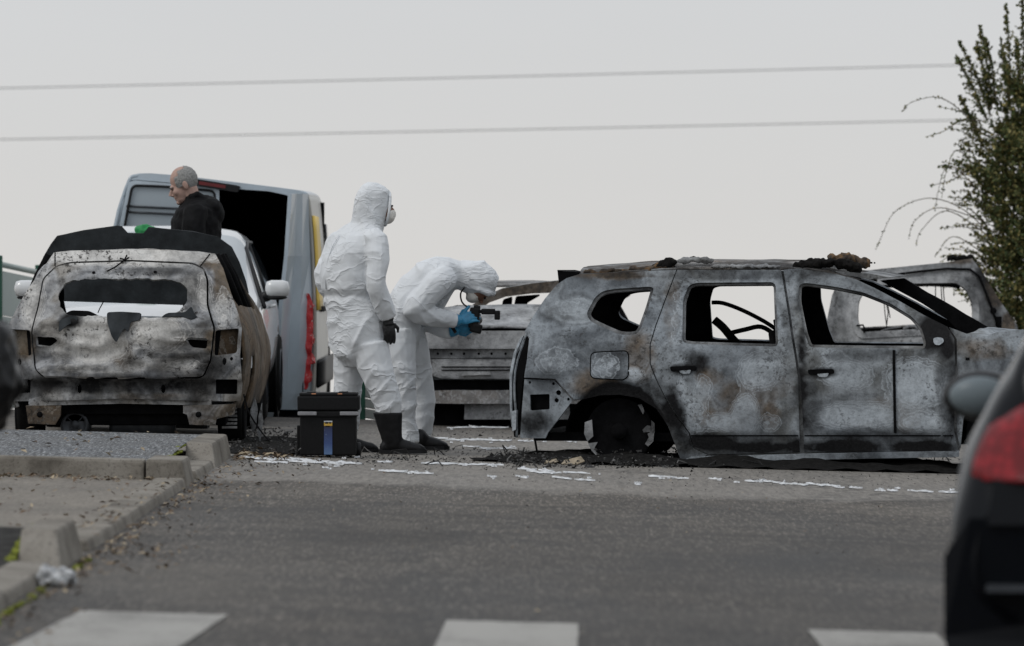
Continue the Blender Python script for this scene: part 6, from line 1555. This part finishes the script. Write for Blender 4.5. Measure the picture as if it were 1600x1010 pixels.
mb_.tube(crspline([B(636, 520, .10), B(650, 560, .14), B(658, 600, .17), B(659, 645, .18), B(656, 681, .19)], 3), [.13, .12, .112, .105, .10, .096, .092, .088, .086, .085, .085, .086, .086], 16)
sb_ = mesh_ob('coverall', remesh(mb_, .0085, suit_fold(1.05), 2), SUIT, pb)
fd = Vector((.38, 0, -.92)); fu = Vector((.92, 0, .38))
hcb = B(743, 443); Rf = Matrix((fd, YV, fu)).transposed()
m_ = MB(); m_.ball(hcb + fd * .062, (.07, .066, .098), 16, 12, Rf); m_.tube([hcb + fd * .12 + fu * .01, hcb + fd * .148 - fu * .02], [.010, .014], 8); mesh_ob('face', remesh(m_, .006, None, 2), SKIND, pb)
m_ = MB(); m_.ball(hcb + fd * .080 - fu * .048, (.050, .064, .058), 16, 12, Rf); mesh_ob('face_mask', remesh(m_, .006, lambda p, n: n * .003 * ridge(p, 30, 2), 1), MASK, pb)
m_ = MB(); m_.tube(crspline([B(726, 449, -.095), B(720, 459, -.10), B(722, 472, -.09), B(730, 480, -.07)], 4), .012, 8, True, .5); m_.build('neck_strap', BLKCAM, pb)
for s_ in (-1, 1):
    m_ = MB(); m_.ball(hcb + fd * .126 + YV * s_ * .03 + fu * .022, (.008, .012, .008), 8, 6); m_.build('eye', BLKPLA, pb)
m_ = MB(); hand(m_, B(716, 501, -.13), B(742, 494, -.10) - B(716, 501, -.13), Vector((-.1, -1, .35)), 1.12, .32, 1, .3); m_.tube([B(709, 501, -.13), B(717, 500, -.13)], [.052, .044], 12)
m_.tube([B(722, 493, -.11), B(728, 484, -.10), B(734, 478, -.09)], [.018, .014, .010], 8)
mesh_ob('glove', remesh(m_, .0045, lambda p, n: n * .0012 * nz(p, 60, 2), 1), BGLOVE, pb)
m_ = MB(); hand(m_, B(711, 516, -.03), B(742, 513, -.05) - B(711, 516, -.03), Vector((.1, -.75, -.6)), 1.12, .38, -1, .2); m_.tube([B(704, 517, -.02), B(713, 516, -.03)], [.05, .043], 12)
mesh_ob('glove', remesh(m_, .0045, lambda p, n: n * .0012 * nz(p, 60, 2), 1), BGLOVE, pb)
m_ = MB(); m_.lathe([(.046, -.012), (.05, -.008), (.05, .008), (.046, .012)], B(707, 511, -.08), B(716, 505, -.08) - B(700, 514, -.08), 16); m_.build('wrist_strap', BLKCAM, pb)
def shoe(ax, ay, yv, lift): 
    return boot('shoe', pb, Vector((B(ax, 0).x, yv, .085)), Vector((.97, .2, 0)), None, .07, RUBBER, .30, True)
shoe(656, 690, -.10, 0); shoe(650, 680, .24, 0)
# camera in the hands, turned upright, with a flash
cm = empty('camera', (pb.location + B(741, 497, -.06))); tag(cm, 'black camera with a side-mounted flash in the blue-gloved hands', 'camera')
R1 = Matrix.Rotation(math.radians(6), 3, 'Y')
m_ = MB(); m_.box((0, .0, .0), (.075, .08, .15), R1, .014); m_.box((.015, 0, -.075), (.085, .085, .07), Matrix.Rotation(math.radians(14), 3, 'Y'), .014); m_.box((.02, 0, .07), (.05, .06, .045), R1, .012); m_.build('body', BLKCAM, cm)
m_ = MB(); m_.lathe([(.03, 0), (.038, .02), (.038, .06), (.034, .062), (.034, .11), (.03, .112), (0, .105)], (.0, .03, -.01), (.25, 1, -.05), 20); m_.build('lens', BLKCAM, cm)
fl0 = B(752, 487, -.06) - B(741, 497, -.06); fl1 = B(774, 487, -.06) - B(741, 497, -.06); fl2 = B(777, 490, -.06) - B(741, 497, -.06)
m_ = MB(); m_.box(fl0.lerp(fl1, .5), ((fl1 - fl0).length, .06, .042), None, .01); m_.box(fl0 + Vector((.0, 0, 0)), (.03, .035, .025), None, .006); fo = m_.build('flash', BLKCAM, cm)
m_ = MB(); m_.box(fl2 + Vector((0, 0, -.012)), (.042, .068, .068), None, .01); m_.build('flash_head', BLKCAM, fo)

# ---------------------------------------------------------------- man in black jacket beyond the bonnet
DC = 45.1; kc = DC / F
pc = empty('person', (W(305, 0, DC).x, DC, gz(-2.5, DC))); tag(pc, 'balding grey-haired man in a black jacket looking down behind the open bonnet', 'person')
cz_ = lambda py: CH - (py - HY) * kc - pc.location.z
def C(px, py, y_=0.0): return Vector(((px - 305) * kc, y_, cz_(py)))
mb_ = MB()
def rc(px, py, a_, b_): return (C(px, py), YV * a_, Vector((b_, 0, 0)))
mb_.rings([rc(308, 470, .20, .17), rc(307, 430, .21, .185), rc(306, 390, .225, .195), rc(306, 365, .23, .20), rc(307, 345, .235, .195), rc(309, 330, .225, .17), rc(311, 320, .17, .14), rc(309, 313, .11, .105), rc(307, 306, .085, .09)], 24)
mb_.tube(crspline([C(309, 326, -.20), C(306, 350, -.25), C(303, 378, -.26), C(294, 405, -.22), C(285, 420, -.14)], 3), [.085, .092, .096, .098, .098, .096, .094, .092, .09, .086, .08, .072, .065], 14)
mb_.tube(crspline([C(309, 326, .20), C(306, 350, .25), C(303, 378, .26), C(292, 405, .22), C(283, 418, .14)], 3), [.085, .092, .096, .098, .098, .096, .094, .092, .09, .086, .08, .072, .065], 14)
# legs in dark trousers are part of the same figure
mb_.tube([C(308, 460, -.1), C(308, 540, -.11), C(308, 660, -.1)], [.115, .095, .07], 12); mb_.tube([C(308, 460, .1), C(308, 540, .11), C(308, 660, .1)], [.115, .095, .07], 12)
mb_.ball(C(333, 322), (.09, .14, .06), 14, 9, Matrix.Rotation(math.radians(38), 3, 'Y')); mb_.ball(C(340, 335), (.055, .12, .075), 14, 9)
mb_.tube([C(318, 310, -.06), C(309, 304, -.085), C(300, 307, -.075), C(294, 317, -.03), C(293, 319, .03), C(300, 307, .075), C(309, 304, .085), C(318, 310, .06)], .024, 8)
mesh_ob('clothing', remesh(mb_, .010, jacket_fold, 2), JACKET, pc)
hcc = C(286.5, 289); Rh = Matrix.Rotation(math.radians(-24), 3, 'Y'); sc_ = 1.10
def hp(x, y_, z): return hcc + Rh @ Vector((x, y_, z)) * sc_
def hb(mbx, x, y_, z, r): mbx.ball(hp(x, y_, z), tuple(q * sc_ for q in r), 18, 12, Rh)
m_ = MB(); hb(m_, .015, 0, .03, (.098, .078, .100)); hb(m_, -.035, 0, -.03, (.060, .062, .092)); hb(m_, -.042, 0, -.083, (.048, .05, .042)); hb(m_, -.078, 0, -.104, (.022, .026, .020)); hb(m_, -.080, 0, .014, (.020, .050, .014))
m_.tube([hp(-.088, 0, .002), hp(-.108, 0, -.022), hp(-.118, 0, -.040)], [.010 * sc_, .013 * sc_, .016 * sc_], 10); hb(m_, -.098, 0, -.044, (.014, .020, .010)); hb(m_, -.088, 0, -.064, (.013, .026, .008)); hb(m_, -.086, 0, -.078, (.012, .024, .008)); hb(m_, -.06, -.036, -.03, (.03, .025, .03)); hb(m_, -.06, .036, -.03, (.03, .025, .03))
for s_ in (-1, 1): hb(m_, .016, s_ * .079, -.012, (.020, .009, .034)); hb(m_, .022, s_ * .084, -.008, (.012, .006, .026))
m_.tube([hp(.03, 0, -.04), hcc + Vector((.085, 0, -.15))], [.064, .066], 14)
mesh_ob('head', remesh(m_, .0048, None, 3), SKIN, pc)
hm_ = MB(); hb(hm_, .017, 0, .031, (.103, .084, .103))
me = remesh(hm_, .006, lambda p, n: n * (.004 * nz(p, 55, 2) + .003 * nz(p, 110, 4)), 0)
bm = bmesh.new(); bm.from_mesh(me); dele = []
for v in bm.verts:
    q = Rh.inverted() @ (v.co - hcc) / sc_
    front = -.050 + .18 * max(0, q.z - .03)
    bald = q.x < front or q.z < -.045 or (q.z > .108 and q.x < .05) or (q.z < -.012 and q.x < .035) or (q.z > .075 and q.x < -.005)
    if bald: dele.append(v)
bmesh.ops.delete(bm, geom=dele, context='VERTS'); bm.to_mesh(me); bm.free()
mesh_ob('hair', me, HAIR, pc)
for s_ in (-1, 1):
    m_ = MB(); hb(m_, -.082, s_ * .032, -.004, (.007, .012, .005)); m_.build('eye', BLKPLA, pc)
    m_ = MB(); m_.tube([hp(-.096, s_ * .012, .012), hp(-.094, s_ * .034, .018), hp(-.078, s_ * .052, .010)], [.004, .005, .003], 6); m_.build('eyebrow', HAIR, pc)
    m_ = MB(); hand(m_, C(284, 420, s_ * .13), Vector((-.6, -s_ * .3, -.6)), Vector((-.6, s_ * .5, .5)), 1.1, .5, s_); mesh_ob('hand', remesh(m_, .006, None, 1), SKIN, pc)
    boot('shoe', pc, Vector((C(308, 0).x, s_ * .10, .085)), Vector((-1, -s_ * .1, 0)), None, .07, RUBBER, .30, True)
